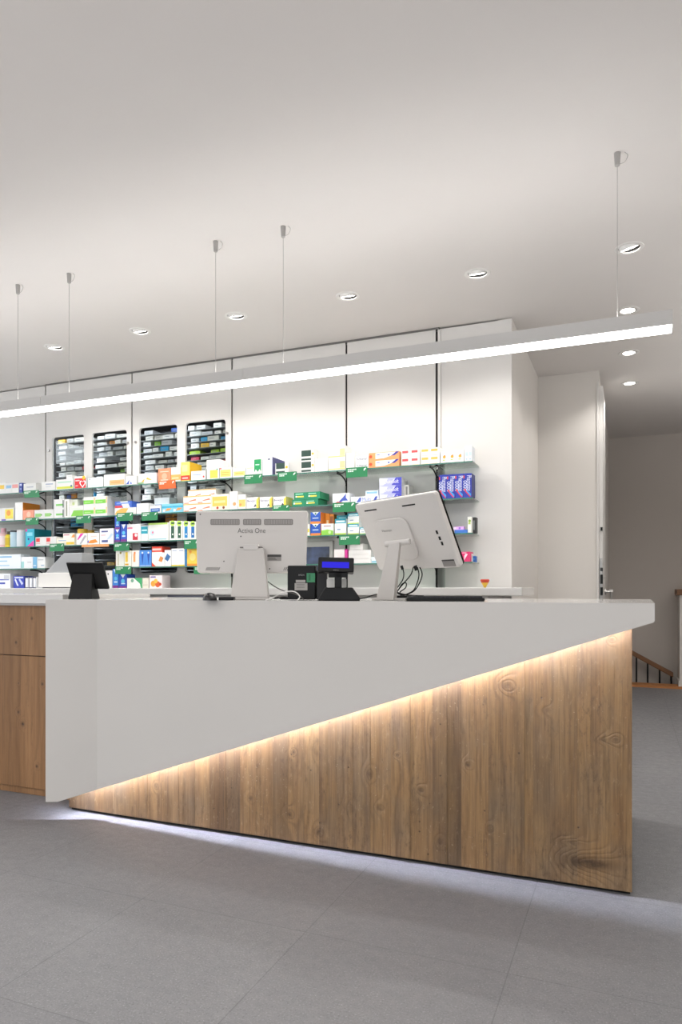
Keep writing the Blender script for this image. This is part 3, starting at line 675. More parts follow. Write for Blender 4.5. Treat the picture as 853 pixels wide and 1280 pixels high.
# ---- third shelf, behind the monitors
bl = [('t', [(.15, .98), (.5, .72), (.85, .98)], '#f2f6fb'), ('e', .5, .5, .26, '#5fc3ea'), R(.25, .28, .8, .36, '#cfe6f8'), R(0, 0, 1, .14, '#7a2a86')]
carton('s3b', 143.6, 150.3, 645.5, '#2a55c4', bl, 'blue and purple box at the joint', lv=2)
carton('s3b', 151, 158.5, 655, '#2a55c4', bl, 'single blue and purple box beside its stacked twins')
carton('s3b', 159, 176, 655, '#f1eff0', [R(.02, .72, .4, .82, '#e68aa6'), R(.42, .08, .8, .48, '#d0283c'), ('e', .66, .36, .1, '#f6dfe2')], 'white box with a red square and pink lettering')
carton('s3b', 176.5, 185, 657, '#eef2f3', [R(0, .48, 1, .95, '#1d9fb4'), R(.1, .65, .9, .75, '#bfe8ee')], 'teal and white box')
carton('s3b', 185.5, 211, 653.5, '#eff1ea', [R(0, .9, .95, 1, '#b7d96a'), ('e', .2, .45, .12, '#cfe5ee'), ('e', .22, .47, .05, '#e88aa0'), R(.05, .05, .9, .12, '#a9d5df')], 'wide white box with a lime top edge', dep=.16)
for i in range(4):
    a_ = 211.8+i*8.4
    carton('s3b', a_, a_+8, 651+.3*i, '#f4f5ee', [('e', .5, .88, .38, '#bfe45a'), R(.28, .1, .78, .72, ['#2a5a44', '#2a5a44', '#1d86c8', '#1d6fb8'][i]), ('e', .55, .3, .12, '#eef4e8'), R(.3, .84, .8, .93, '#2f5f3a')],
           'white box with lime dot, %s stripe, %s' % (['dark green', 'dark green', 'bright blue', 'deep blue'][i], ['leftmost of four,', 'second of four,', 'third of four,', 'beside the monitor edge,'][i]))
bo = [R(0, .2, 1, 1, '#2257b8'), ('t', [(.15, 1), (.5, .7), (.85, 1)], '#f2f6f2'), ('e', .5, .85, .1, '#2a6a5a'), R(.2, .45, .8, .52, '#cfe0f6'), R(0, 0, 1, .2, '#ef8b3c')]
carton('s3b', 383, 387.6, 655, '#f3efe2', [R(.1, .3, .9, .6, '#f0d050')], 'slim white box with a yellow patch at the monitor edge')
carton('s3b', 388.5, 401, 640, '#2257b8', bo, 'blue box with an orange base right of the left monitor', lv=2, side='#ef8b3c')
for i in range(3):
    carton('s3b', 401.5+i*5.5, 406.6+i*5.5, 641+i*.8, '#e8902e', [R(.3, .1, .8, .7, '#f3dcb8')] if i < 2 else [R(.1, .1, .9, .9, '#9b5a34')], '%s upright orange box behind the green clover box, ' % ['left', 'middle', 'dark right'][i]+'', off=.07, dep=.1)
carton('s3b', 402, 417, 654.5, '#f0f1ea', [('t', [(0, 0), (0, .42), (.5, .5), (1, .38), (1, 0)], '#8ed04e'), ('e', .7, .25, .12, '#c8e8a0'), R(.2, .75, .8, .83, '#a06a7a')], 'white box with a green clover base', dep=.05)
tl = [R(0, .72, 1, 1, '#1ba0b8'), R(.1, .78, .9, .9, '#e2f5f8'), R(0, 0, 1, .1, '#c0dc50'), R(.2, .3, .5, .38, '#8fa5c0')]
carton('s3b', 419, 433, 648.5, '#eef3f3', tl, 'white teal-topped box above the green tag', dep=.07)
carton('s3b', 421, 434.5, 644, '#1b8fa4', [R(.2, .8, .9, .92, '#7fcfdc')], 'plain teal box behind the teal-topped box', off=.09, dep=.1)
carton('s3b', 435, 449, 641.5, '#eef3f3', tl, 'white teal-topped box in the stacked pair', lv=2)
carton('s3b', 450, 461, 659, '#eef3f3', tl, 'white teal-topped box half hidden by the tilted monitor')
# right cell
m = MB(); P0 = PY(568, 660, YS-.004); P1 = PY(584, 660, YS-.004)
m.box((0, 0, 0), (P1.x-P0.x, .16, .022), mat('#3f78cf', .4)); o = m.build('blue_tray'); o.location = (P0.x, YS+.01, S['s3a']+.0006); tag(o, 'shallow blue tray on the short shelf at the right end', 'tray')
carton('s3a', 567.5, 580, 658, '#e9b6ec', [R(.0, .2, .25, .8, '#f4e2f6'), R(.5, .2, .7, .8, '#a66fd0')], 'small pink and violet box in the blue tray', zb=S['s3a']+.023, off=.01, place='at the right end', dep=.06)
carton('s3a', 585, 590, 646, '#f0f1e8', [('e', .5, .75, .35, '#8fae4e'), ('e', .45, .6, .3, '#b4cc6a')], 'white box with green leaves', dep=.06, place='on the right end shelf', side='#e4e4e0')
carton('s3a', 590.2, 595.5, 646.5, '#26282a', [R(.3, .2, .7, .8, '#7c8284')], 'upright black box with grey centre', off=.04, dep=.06, place='on the right end shelf')
# ---- lowest glass shelf
carton('s4', -2, 26, 693, '#eaf0f6', [R(0, .78, .6, .88, '#8cc0e4'), R(0, .5, .4, .58, '#a6cee8'), R(0, .2, .5, .26, '#a6cee8')], 'wide white box with pale blue lines')
carton('s4', 26.5, 41, 696, '#eef0f2', [R(.0, .05, .25, .6, '#a5d8d8'), R(.55, .5, .9, .56, '#b9bcc2')], 'white box with an aqua corner')
carton('s4', 41.3, 46, 696, '#7db8e0', [R(.1, .2, .8, .3, '#cfe4f4')], 'slim sky blue box')
carton('s4', 46.5, 56.5, 696, '#e8eaea', [R(.1, .7, .8, .78, '#c0c4c8'), R(.5, .2, .9, .3, '#9fb8d0')], 'pale grey box at the end')
carton('s4', 145, 155, 688, '#f1efe8', [R(.2, .1, .4, .8, '#d8d4c0'), ('e', .6, .85, .12, '#9a8a40')], 'off-white box beside the tag')
carton('s4', 155.5, 164.5, 688, '#f6f2e6', [R(.15, .3, .5, .9, '#f3cf50'), R(.1, .1, .6, .2, '#e8b030')], 'white box with yellow vertical lettering')
carton('s4', 165, 174, 688, '#f6f1ea', [R(.2, .3, .5, .8, '#f3a46a'), ('e', .4, .85, .14, '#ef8a4a')], 'white box with orange vertical lettering')
carton('s4', 174.5, 189.5, 687.5, '#4d8ee0', [('t', [(.5, .1), (.3, .75), (.5, .9), (.72, .75)], '#1d4fb4'), ('e', .5, .84, .14, '#eef4fb'), R(0, 0, 1, .1, '#8fb6ea')], 'blue box with a dark drop', cols=2)
carton('s4', 190, 203, 683, '#e2452f', [R(0, 0, 1, .72, '#f3efe9'), R(.05, .8, .9, .9, '#f8cfc6'), ('t', [(0, 0), (0, .2), (.4, 0)], '#e2452f')], 'white box with a red top')
carton('s4', 197.5, 205.5, 690.5, '#f4f2ee', [('t', [(.1, .4), (.4, .75), (.9, .6), (.6, .3)], '#d98c4a')], 'narrow white box with amber dots', off=-.011, dep=.01)
carton('s4', 206, 214, 687.5, '#f2f3f4', [('t', [(0, .45), (.4, .8), (.95, .6), (.5, .3)], '#3a6ea8')], 'narrow white box with blue dots')
carton('s4', 214.5, 231, 685.5, '#f2f3f5', [R(0, 0, 1, .08, '#f2d94e'), R(.15, .85, .8, .9, '#a9b9d6')], 'plain white box with a yellow base line', cols=2)
carton('s4', 231.5, 233.8, 685, '#1f7fc0', [], 'very slim blue box')
carton('s4', 234, 248, 685, '#f4ce4e', [('e', .5, .5, .28, '#f6e08a'), R(0, 0, 1, .12, '#f09a30'), ('e', .3, .8, .12, '#f2a23c')], 'yellow-orange box beside the monitor')
zq = carton('s4', 418, 431, 686.5, '#f1e6e6', [], 'pale pink box above the display', off=.02)
carton('s4', 431.5, 434.5, 686.5, '#e23aa0', [], 'slim magenta box above the display', off=.02)
zq = carton('s4', 436, 464, 687.5, '#f2f0ee', [R(.05, .1, .9, .14, '#cfc9c6')], 'flat white box', lv=3, off=.01)
carton('s4', 437.5, 454, 679.5, '#efedeb', [R(.05, .1, .9, .14, '#cfc9c6')], 'single flat white box topping the white stack', zb=zq, off=.01)
carton('s4', 464.5, 472, 696, '#e4eff4', [R(.1, .1, .9, .35, '#7fc6dc')], 'small white box with a blue base beside the white stack')
carton('s4', 577, 588, 689.5, '#dc2f6c', [('t', [(.3, .1), (.75, .75), (.5, .8), (.35, .6)], '#f6dbe6'), R(.1, .85, .6, .92, '#f6b8d0')], 'magenta box with a white swirl', place='at the right end of the lowest glass shelf')
carton('s4', 588.3, 590.3, 692, '#e6e6e4', [], 'sliver of a white box', place='right of the magenta box', off=.05)
carton('s4', 590.5, 594.8, 695, '#2763b4', [R(.2, .3, .8, .7, '#4c8ad0')], 'small deep blue box', place='right of the magenta box', off=.09, dep=.06)
# ---- worktop goods
carton('wt', -3, 13, 717, '#eef0f4', [R(.1, .55, .9, .62, '#3f4fb0'), R(0, .28, .6, .4, '#3f4fb0'), R(.5, .6, .95, .9, '#c9ccd2')], 'white box with a navy band at the far left')
zc = carton('wt', 17, 30, 720, '#3848b4', [('t', [(.1, .7), (.2, .8), (.5, .2), (.35, .2)], '#dfe4f8'), ('t', [(.5, .7), (.6, .8), (.95, .4), (.8, .25)], '#c9d2f4'), R(.1, .82, .95, .92, '#e4e8f8')], 'royal blue box with white strokes')
carton('wt', 31, 45.5, 721, '#f0f1f4', [R(.0, .9, 1, 1, '#2a2f58'), R(.0, .0, 1, .08, '#2a2f58'), R(.0, .08, .2, .9, '#2a2f58'), R(.8, .1, .95, .9, '#c8ccd4')], 'white box with dark blue stripes', cols=3)
carton('wt', 131.5, 140.3, 713, '#f0eeee', [('e', .45, .8, .1, '#3a3a42')], 'white box right of the black tablet')
carton('wt', 141, 148.5, 711, '#3b86dc', bl, 'bright blue and purple box')
carton('wt', 149.2, 158.5, 717.5, '#2a55c4', bl, 'blue and purple box with a white peak')
carton('wt', 159, 178, 722.5, '#eef1ec', [('t', [(.45, 1), (1, 1), (1, 0), (.92, 0), (.85, .45)], '#3fa568'), ('e', .35, .75, .1, '#7aae96')], 'white box with a curved green corner')
carton('wt', 178.5, 186, 722.5, '#e3dfd0', [R(.1, .3, .9, .34, '#b8b09c')], 'beige box beside the green-corner box')
carton('wt', 187, 203, 719, '#efe3e6', [('e', .3, .35, .2, '#e8a23a'), ('e', .65, .3, .2, '#d9602f'), ('e', .5, .55, .15, '#f0c050'), ('e', .85, .3, .1, '#c8452f'), R(.1, .82, .5, .92, '#6a5fa8')], 'box printed with orange and red fruit', name='tea_box')
# ---- green and orange shelf tags
def stag(x0, x1, yt, yb, m_, label, lean=0, yy=None):
    Y = YS-.012 if yy is None else yy
    A = PY(x0, yt, Y); B = PY(x1, yt, Y); z1 = PY((x0+x1)/2, yt, Y).z; z0 = PY((x0+x1)/2, yb, Y).z
    w = B.x-A.x; h = z1-z0
    t = thing('shelf_tag', label, 'sign', (A.x, Y, z0), group='lettered tags clipped to the shelf edges'); ALL.append(label)
    m = MB(); T = Matrix(((1, 0, -lean, 0), (0, 1, 0, 0), (0, 0, 1, 0), (0, 0, 0, 1)))
    m.box((lean*h, 0, 0), (w+lean*h, .0025, h), m_, T)
    m.box((.2*w, .0025, h-.012), (.8*w, .0125, h-.004), m_)
    m.build('tag_plate', t)
    m = MB(); wc = mat('#dfeee4', .5)
    for (u0, v0, u1, v1) in ((.08, .74, .5, .86), (.08, .56, .36, .68)):
        n = 5 if u1 > .4 else 3
        for k in range(n):
            a_ = u0+(u1-u0)*k/n; b_ = a_+(u1-u0)/n*.82
            m.add([(a_*w, -.0005, v0*h), (b_*w, -.0005, v0*h), (b_*w, -.0005, v1*h), (a_*w, -.0005, v1*h)], [(0, 1, 2, 3)], wc, 0)
    m.add([(.82*w, -.0005, .62*h), (.85*w, -.0005, .6*h), (.95*w, -.0005, .84*h), (.92*w, -.0005, .9*h), (.84*w, -.0005, .82*h)], [(0, 1, 2, 3, 4)], wc, 0)
    m.build('lettering', t)
G, O = M['green'], M['orange']
for a_ in [(29, 48, 613, 622, G, 'slanting green tag on the top shelf at far left', .25), (198, 219, 600.5, 611, O, 'orange tag on the top shelf, the only orange one', .12),
           (305.5, 328, 593, 604.5, G, 'green tag on the top shelf below the green-flag box'), (347.5, 371, 590, 601.5, G, 'green tag on the top shelf below the purple striped box'),
           (433, 459.5, 584, 596.5, G, 'green tag on the top shelf above the customer display'), (32, 48, 647, 656, G, 'green tag on the second shelf below the salmon box'),
           (95, 113.5, 644.5, 654, G, 'green tag on the second shelf below the green-band boxes'), (146, 166, 641, 651, G, 'green tag on the second shelf below the orange-swoosh box'),
           (177, 197, 640, 650.5, G, 'green tag on the second shelf below the dark blue label box'), (341, 362, 631.5, 640, G, 'green tag just above the top edge of the left monitor'),
           (416, 444.5, 628, 640, G, 'large green tag on the second shelf beside the tilted monitor'), (62, 80, 679.5, 689, G, 'green tag on the third shelf left of the orange strip'),
           (142.5, 161.5, 679, 688.5, G, 'green tag on the third shelf right of the orange strip'), (230, 248, 675, 686, G, 'green tag on the third shelf touching the left monitor'),
           (424, 450, 669, 681, G, 'green tag on the third shelf between the two monitors'), (144, 164, 708, 717.5, G, 'green tag on the lowest shelf right of the tablet'),
           (242.5, 263, 708, 717.5, G, 'green tag on the lowest shelf under the left monitor')]:
    stag(*a_)
m = MB(); A = PY(102, 680.5, YS-.004); B = PY(136, 680.5, YS-.004)
m.box((A.x, YS-.004, S['s3a']-.022), (B.x, YS-.001, S['s3a']-.001), mat('#eaa263', .5)); tag(m.build('price_strip', loc=(A.x, YS-.004, S['s3a']-.02)), 'pale orange strip along the edge of the third shelf', 'strip')
# dark wall touchscreen between the monitors
A = PY(383.5, 684, YW-.02); B = PY(412, 716, YW-.02)
t = thing('wall_screen', 'dark touchscreen in a pale frame on the wall behind the receipt printer', 'screen', (A.x, YW-.02, B.z))
m = MB(); m.box((-.06, .0, -.02), (B.x-A.x+.03, .0195, A.z-B.z+.045), M['plastic']); m.build('screen_frame', t, bevel=.004)
g = NT('dark_screen_glass'); tc = g.n('ShaderNodeTexCoord'); g.l(g.mix(g.ramp(g.noise(tc.outputs['Object'], 6, 3), (.4, .65, 0, 1)), '#3a3f4a', '#5f6f9c'), g.b.inputs['Base Color']); g.b.inputs['Roughness'].default_value = .15
m = MB(); m.box((0, -.003, 0), (B.x-A.x, .001, A.z-B.z), g.m); m.build('screen_glass', t)
# small red and yellow cone on the worktop
P = PY(606.5, 737, 4.55); t = MB()
T0 = Matrix.Translation((0, 0, 0))
t.lathe([(.0001, 0), (.008, 0), (.012, .012), (.024, .032)], mat('#d9b23a', .5), 16); t.lathe([(.024, .032), (.03, .048), (.026, .054), (.0001, .054)], mat('#b93a22', .5), 16)
o = t.build('ornament', smooth=True); o.location = (P.x, 4.55, S['wt']+.0005); tag(o, 'tiny red and yellow cone-shaped ornament on the right end of the back worktop', 'ornament')
# white machine on the back worktop at left
A = PY(48, 733, 4.50); B = PY(100, 733, 4.50); w = B.x-A.x
t = thing('label_printer', 'white boxy machine with a slanted grey hood on the back worktop at left', 'machine', (A.x, 4.50, S['wt']))
h1 = PY(70, 716, 4.5).z-S['wt']; h2 = PY(85, 691, 4.5).z-S['wt']
m = MB(); m.box((0, 0, .008), (w, .24, h1), mat('#eceae6', .4)); m.box((.02, .02, .0005), (w-.02, .22, .008), M['dark']); m.build('machine_base', t, bevel=.008)
xg = w*.22
m = MB(); m.loft([(xg*.4, .03, h1), (w*.96, .03, h1), (w*.96, .22, h1), (xg*.4, .22, h1)], [(w*.55, .03, h2), (w*.99, .03, h2), (w*.99, .16, h2), (w*.55, .16, h2)], mat('#a7a9ab', .35)); m.build('hood', t, bevel=.006)

# ================================================================ MAIN COUNTER
LB = lambda px, py: PY(px, py, YF)
XL = PY(57, 749, YF-.11).x
foldX = LB(121, 800).x
pR = LB(819, 754); XRc = pR.x
d0 = LB(85, 998); d1 = LB(791, 786.5)      # diagonal
sl = (d1.z-d0.z)/(d1.x-d0.x)
def dz(x): return d0.z+(x-d0.x)*sl
zrb = dz(XRc)+.0
ct = thing('service_counter', 'long white pharmacy counter with a diagonal cut showing lit reclaimed wood planks', 'counter', (0, YF, 0))
zbl = PY(60, 1001, YF-.09).z
xk = PY(73, 1001, YF-.08).x; zk = zbl
YFOLD = -.11
# front skin: folded at the left
th = .014
m = MB()
ff = [(foldX, dz(foldX)), (XRc-.004, zrb), (XRc, zrb+.006), (XRc, ZT), (foldX, ZT)]
# right facet
m.prism(ff, 0, th, M['solid'])
# left facet
# lower edge of the left facet runs from the tip up to the diagonal
zf = dz(foldX)
dz_ = dz
def dz(x): return dz_(x) if x > foldX else zk+(x-xk)*(zf-zk)/(foldX-xk)
def yf(x): return YFOLD*(foldX-x)/(foldX-XL)
pl = [(XL, zbl), (xk, zbl), (foldX, dz(foldX)), (foldX, ZT), (XL, ZT)]
n = len(pl)
m.add([(x, yf(x), z) for x, z in pl]+[(x, yf(x)+th, z) for x, z in pl], [tuple(range(n)), tuple(range(2*n-1, n-1, -1))]+[(i, i+n, (i+1) % n+n, (i+1) % n) for i in range(n)], M['solid'])
m.build('front_panel', ct)
# soffit / body behind skin, following diagonal
up = .075
def upx(x): return min(up, ZT-.032-dz(x))
xb_ = (ZT-.032-up-d0.z)/sl+d0.x
m = MB()
xq = xk+.10
m.prism([(foldX, dz(foldX)+up), (xb_, ZT-.032), (XRc-.031, ZT-.032), (XRc-.031, ZT-.0205), (foldX, ZT-.0205)], th+.0002, 1.12, M['solid'])
m.prism([(xq, dz(xq)+up), (foldX-.0002, dz(foldX)+up), (foldX-.0002, ZT-.0205), (xq, ZT-.0205)], th+.0002, 1.12, M['solid'])
m.prism([(XRc-.03, zrb), (XRc-.0005, zrb+.01), (XRc-.0005, ZT-.0205), (XRc-.03, ZT-.0205)], th+.0002, 1.12, M['solid'])
m.prism([(XRc-.5, ZT-.033), (XRc-.5, ZT-.0325), (XRc-.031, ZT-.0325), (XRc-.031, ZT-.033)], th+.1, 1.12, M['solid'])
m.box((XL-.12, .10, zbl), (XL-.09, 1.12, ZT-.0205), M['solid'])
m.build('counter_body', ct)
# top
XB = PY(814, 748.3, 3.95).x
m = MB(); m.slab([(XL, YFOLD+th+.0002), (foldX, th+.0002), (XRc, th+.0002), (XB, 1.15), (XL-.12, 1.15), (XL-.12, .10)], ZT-.02, ZT, M['top']); m.build('countertop', ct)
# wood planks
WY = .052
xr = PY(790.5, 1000, YF+WY).x; xl = PY(86, 1003, YF+WY).x
bpx = [790.5, 722, 667, 656, 611, 577, 559, 541, 513, 489, 463, 441, 421, 399, 380, 360, 341, 320, 300, 282, 262, 243, 223, 203, 184, 163, 141, 118, 86]
bx = [PY(p, 1000, YF+WY).x for p in bpx]
# knots from the photograph (pixel -> metres on the plank face)
kn = []
for (px, py, rx, rz, st) in [(633, 857, .022, .020, 1), (745, 1080, .075, .028, 1.1), (720, 1078, .05, .03, .8), (585, 956, .012, .014, .9), (462, 968, .014, .022, .9), (362, 1018, .016, .018, .9), (395, 940, .018, .03, .5), (399, 1040, .016, .02, .9),
                             (367, 940, .008, .01, 1), (539, 915, .01, .04, .6), (526, 988, .014, .014, .7), (497, 944, .008, .008, 1), (684, 888, .02, .012, .4), (770, 925, .014, .012, .8), (754, 925, .016, .01, .5),
                             (715, 1053, .03, .008, .6), (313, 998, .014, .016, .8), (550, 1052, .014, .018, .7), (613, 1036, .01, .014, .7), (195, 983, .012, .014, .7), (474, 1010, .016, .016, .6), (765, 800, .01, .01, .8), (441, 1012, .018, .02, .4)]:
    P = PY(px, py, YF+WY); kn.append((P.x, P.z, rx, rz, st))
wood = wood_mat('reclaimed_planks', '#463321', '#80603d', '#9b7a50', '#7c6b55', kn)
m = MB()
for i in range(len(bx)-1):
    x1 = bx[i]-.00015; x0 = bx[i+1]+.00015
    zt_ = lambda x: dz(x)+upx(x)-.002
    bid = random.random()
    if i == 4: bid = .52
    dy = random.uniform(0, .0025)
    m.prism([(x0, .016), (x1, .016), (x1, max(zt_(x1), .017)), (x0, max(zt_(x0), .017))], WY+dy, WY+.022, wood, at=bid)
wp = m.build('plank_front', ct, attr=True)
m = MB(); m.prism([(bx[-1]+.02, .03), (bx[0]-.004, .03), (bx[0]-.004, ZT-.05), (bx[-1]+.02, .05)], WY+.023, 1.05, M['solid']); m.build('inner_carcass', ct)
m = MB(); m.box((bx[-1], WY+.0225, .0005), (bx[0]-.006, 1.03, .0298), M['black']); m.build('plinth', ct)  # coloured black so the recess under the planks looks shadowed
# led tape under the slope
m = MB()
xw = PY(90, 1000, YF).x
def led(xa_, xb2, ya_, yb_):
    A = []; B = []
    for x, yy in ((xa_, ya_), (xb2, yb_)):
        z = dz(x)+upx(x)-.004
        L = A if x == xa_ else B
        L += [(x, yy, z), (x, yy+.010, z), (x, yy+.010, z+.003), (x, yy, z+.003)]
    m.loft(A, B, M['led'])
led(xw, foldX, yf(xw)+th+.003, th+.006)
led(foldX, xb_, th+.006, th+.006)
led(xb_, XRc-.09, th+.006, th+.006)
m.build('led_strip', ct)

# ================================================================ LEFT WOODEN UNIT
YU = 2.975
pine = wood_mat('pine_front', '#6b4b2e', '#9a7048', '#ad8257', '#906a44', [(PY(px, py, YU).x-XL, PY(px, py, YU).z, r, r*1.1, 1.3) for px, py, r in ((14.5, 774, .008), (40, 773, .009), (20, 803, .009), (53, 855, .009), (23, 890, .009), (28.5, 905, .014), (46, 958, .009), (23, 854, .005))], wave=.4, wear=.25, rough=.5)
ul = thing('wooden_unit', 'knotty pine cabinet unit with a white top left of the white counter', 'cabinet', (XL, YU, 0))
x0 = -5.5; x1 = XL-.126
zt2 = PY(55, 757, YU).z; zg = PY(55, 821, YU).z; zp = PY(55, 988, YU).z
def planks(name, za, zb_, y):
    m = MB(); x = x1-XL; k = 0
    while x > x0-XL:
        wv = [.115, .13, .1, .14, .12][k % 5]; m.prism([(x-wv+.0002, za), (x, za), (x, zb_), (x-wv+.0002, zb_)], y, y+.02, pine, at=[.31, .12, .77, .5, .05, .9][k % 6]); x -= wv; k += 1
    return m.build(name, ul, attr=True)
planks('drawer_front', zg+.004, zt2, 0); planks('door_front', zp+.003, zg-.001, 0); planks('plinth_board', .002, zp-.002, .012)
m = MB(); m.box((x0-XL, .021, .0), (-.127, .85, zt2), M['black']); m.build('carcass', ul)
m = MB(); zw = PY(55, 743, 2.93).z; m.box((x0-XL, -.045, zt2+.012), (-.122, .70, zw), M['top']); m.box((x0-XL, -.02, zt2), (-.13, .70, zt2+.012), M['solid']); m.build('unit_top', ul, bevel=.002)

# ================================================================ THINGS ON THE COUNTER
YAW = TH       # facing the camera line
def local(px, py, t, base=ZT): P = PD(px, py, t); return Vector((P.x, P.y, base))
def rounded_prism(m, x0, z0, x1, z1, r, y0, y1, mt, T=None): m.prism(rounded(x0, z0, x1, z1, r, 6), y0, y1, mt, T)
# --- left monitor
D = 3.5; sc = D/F
L0 = local(314, 737, D)
mon = thing('computer_monitor', 'white all-in-one computer seen from behind, upright, lettered Activa One', 'monitor', L0+Vector((0, 0, .0005)), YAW)
zt1 = HC+(HZ-637.5)*sc-ZT; zb1 = HC+(HZ-716)*sc-ZT
hw_ = 71*sc; hb = 68*sc
TL = Matrix.Rotation(math.radians(-4), 4, 'X')
m = MB()
def quadround(hwt, hwb, z0, z1, r):
    P = rounded(-1, 0, 1, 1, .05, 6); out = []
    for cx, cz, a0 in ((1, 0, -90), (1, 1, 0), (-1, 1, 90), (-1, 0, 180)):
        for i in range(7):
            a = math.radians(a0+90*i/6); z = (z0+r if cz == 0 else z1-r)+r*math.sin(a)
            hwz = hwb+(hwt-hwb)*(z-z0)/(z1-z0)
            out.append((cx*(hwz-r)+r*math.cos(a), z))
    return out
Q = quadround(hw_, hb, zb1, zt1, .014)
m.prism(Q, 0, .035, M['plastic'], TL); m.build('housing', mon, bevel=.006, seg=3)
m = MB(); m.prism([(x*.985, z) for x, z in Q], .0352, .041, M['blackg'], TL); m.build('screen', mon)
X = lambda px: (px-314)*sc
Zz = lambda py: HC+(HZ-py)*sc-ZT
for (a_, b_) in ((262, 299), (303, 326), (329.5, 366)):
    v = MB(); v.prism(rounded(X(a_), Zz(655.5), X(b_), Zz(648), .006), -.0012, .001, M['vent'], TL)
    k = a_+1.5
    while k < b_-1:
        v.box((X(k), -.002, Zz(654.5)), (X(k+.8), 0, Zz(649)), mat('#aeaaa6', .5), TL); k += 1.9
    v.build('vent', mon)
for (a_, b_) in ((256.5, 274), (354, 366)):
    v = MB(); k = a_
    while k < b_-2:
        v.add([(X(k), -.0012, Zz(713)), (X(k+1), -.0012, Zz(713)), (X(k+3), -.0012, Zz(709)), (X(k+2), -.0012, Zz(709))], [(0, 1, 2, 3)], mat('#6f6b68', .6), 0, TL); k += 2.2
    v.build('lower_vent', mon)
v = MB(); put_text(v, 'Activa One', X(314), -.001, Zz(663), 7.0*sc*1.25, mat('#5a5754', .4), 35*sc); 
for p in range(len(v.v)): v.v[p] = TL @ v.v[p]
v.build('lettering', mon)
v = MB(); v.box((X(334), -.0008, Zz(701)), (X(351.5), .001, Zz(693)), mat('#9c9894', .5), TL); v.box((X(334), -.0014, Zz(696)), (X(351.5), .001, Zz(693)), mat('#3c3a38', .5), TL)
for k in range(3): v.box((X(335.5), -.0014, Zz(699.8-k*1.2)), (X(346-k), 0, Zz(699.3-k*1.2)), mat('#55524f', .5), TL)
v.build('rating_label', mon)
v = MB()
for (a_, b_) in ((300.5, 670), (279.5, 701.5), (249, 642), (337, 711)): v.cyl(.0035, 0, .001, mat('#4a4744', .5), 10, T=TL @ Matrix.Translation((X(a_), -.0002, Zz(b_))) @ Matrix.Rotation(math.pi/2, 4, 'X'))
v.build('screw', mon)
# stand: hinge and tapered foot
m = MB()
m.loft([(X(292), -.10, .012), (X(338), -.10, .012), (X(338), -.03, .012), (X(292), -.03, .012)], [(X(299), -.045, Zz(686)), (X(331), -.045, Zz(686)), (X(331), -.02, Zz(686)), (X(299), -.02, Zz(686))], M['plastic2'])
m.build('stand', mon, bevel=.004)
m = MB(); m.box((X(292), -.10, .0005), (X(338), .12, .012), M['plastic2']); m.build('foot_plate', mon, bevel=.003)
m = MB(); m.box((X(306), -.05, Zz(688)), (X(324), .0, Zz(681)), M['plastic']); m.box((X(301), -.03, Zz(687)), (X(329), .0, Zz(684)), mat('#7f7b78', .5)); m.build('hinge', mon, bevel=.002)

# --- tilted monitor (fitted from its four corners)
cam_r = Vector((c_, s_, 0)); cam_f = Vector((-s_, c_, 0)); cam_u = Vector((0, 0, 1))
yw, tl_, w2, h2_ = -.946, -.459, .59, .369
u = cam_r*math.cos(yw)+cam_f*math.sin(yw); n0 = -cam_r*math.sin(yw)+cam_f*math.cos(yw)
v_ = cam_u*math.cos(tl_)+n0*math.sin(tl_); nn = u.cross(v_)
C2 = Vector((0, 0, HC))+cam_r*.306+cam_u*.266+cam_f*3.4
base = Vector((0, 0, 0)); 
# foot position
ft = PD(484, 748, 3.32); ft.z = ZT+.0005
mon2 = thing('computer_monitor', 'white all-in-one computer tilted back and turned, black screen edge at right', 'monitor', ft)
back = nn if nn.dot(-cam_f) > 0 else -nn
T2 = Matrix((( u.x, -back.x, v_.x, C2.x-ft.x), (u.y, -back.y, v_.y, C2.y-ft.y), (u.z, -back.z, v_.z, C2.z-ft.z), (0, 0, 0, 1)))
m = MB(); m.prism(rounded(-w2/2, -h2_/2, w2/2, h2_/2, .018, 6), 0, .028, M['plastic'], T2); m.build('housing', mon2, bevel=.006, seg=3)
m = MB(); m.prism(rounded(-w2/2+.001, -h2_/2+.001, w2/2-.001, h2_/2-.001, .018, 6), .0282, .036, M['blackg'], T2); m.build('screen', mon2)
m = MB(); m.prism(rounded(-.20, -.13, .06, .09, .05, 6), -.010, .0, M['plastic'], T2); m.build('rear_bulge', mon2, bevel=.006, seg=3)
def onback(px, py):
    d = ray(px, py); o = Vector((0, 0, HC)); t = (C2-o).dot(back)/d.dot(back); p = o+d*t-C2
    return p.dot(u), p.dot(v_)
m = MB()
for (q0, q1) in (((456, 638.8), (471, 636.6)), ((503, 632.5), (519, 629.8))):
    a_ = onback(*q0); b_ = onback(*q1); m.box((a_[0], -.0012, a_[1]-.004), (b_[0], .001, a_[1]+.003), M['black'], T2)
m.build('vent_slot', mon2)
m = MB()
for (q0) in ((546.5, 665), (550, 672.5), (553, 679)):
    a_ = onback(*q0); m.box((a_[0]-.006, -.0012, a_[1]-.010), (a_[0]+.006, .001, a_[1]+.008), M['black'], T2)
m.build('port', mon2)
m = MB(); a_ = onback(560, 705); b_ = onback(567, 705)
m.box((a_[0]-.03, -.0012, a_[1]-.012), (a_[0]+.05, .001, a_[1]+.022), mat('#8d8986', .5), T2); m.box((a_[0]-.03, -.0016, a_[1]+.016), (a_[0]+.05, .001, a_[1]+.022), mat('#3c3a38', .5), T2); m.build('rating_label', mon2)
m = MB(); a_ = onback(484, 662.5); put_text(m, 'Viewmon', 0, 0, 0, .018, mat('#5a5754', .4), .075)
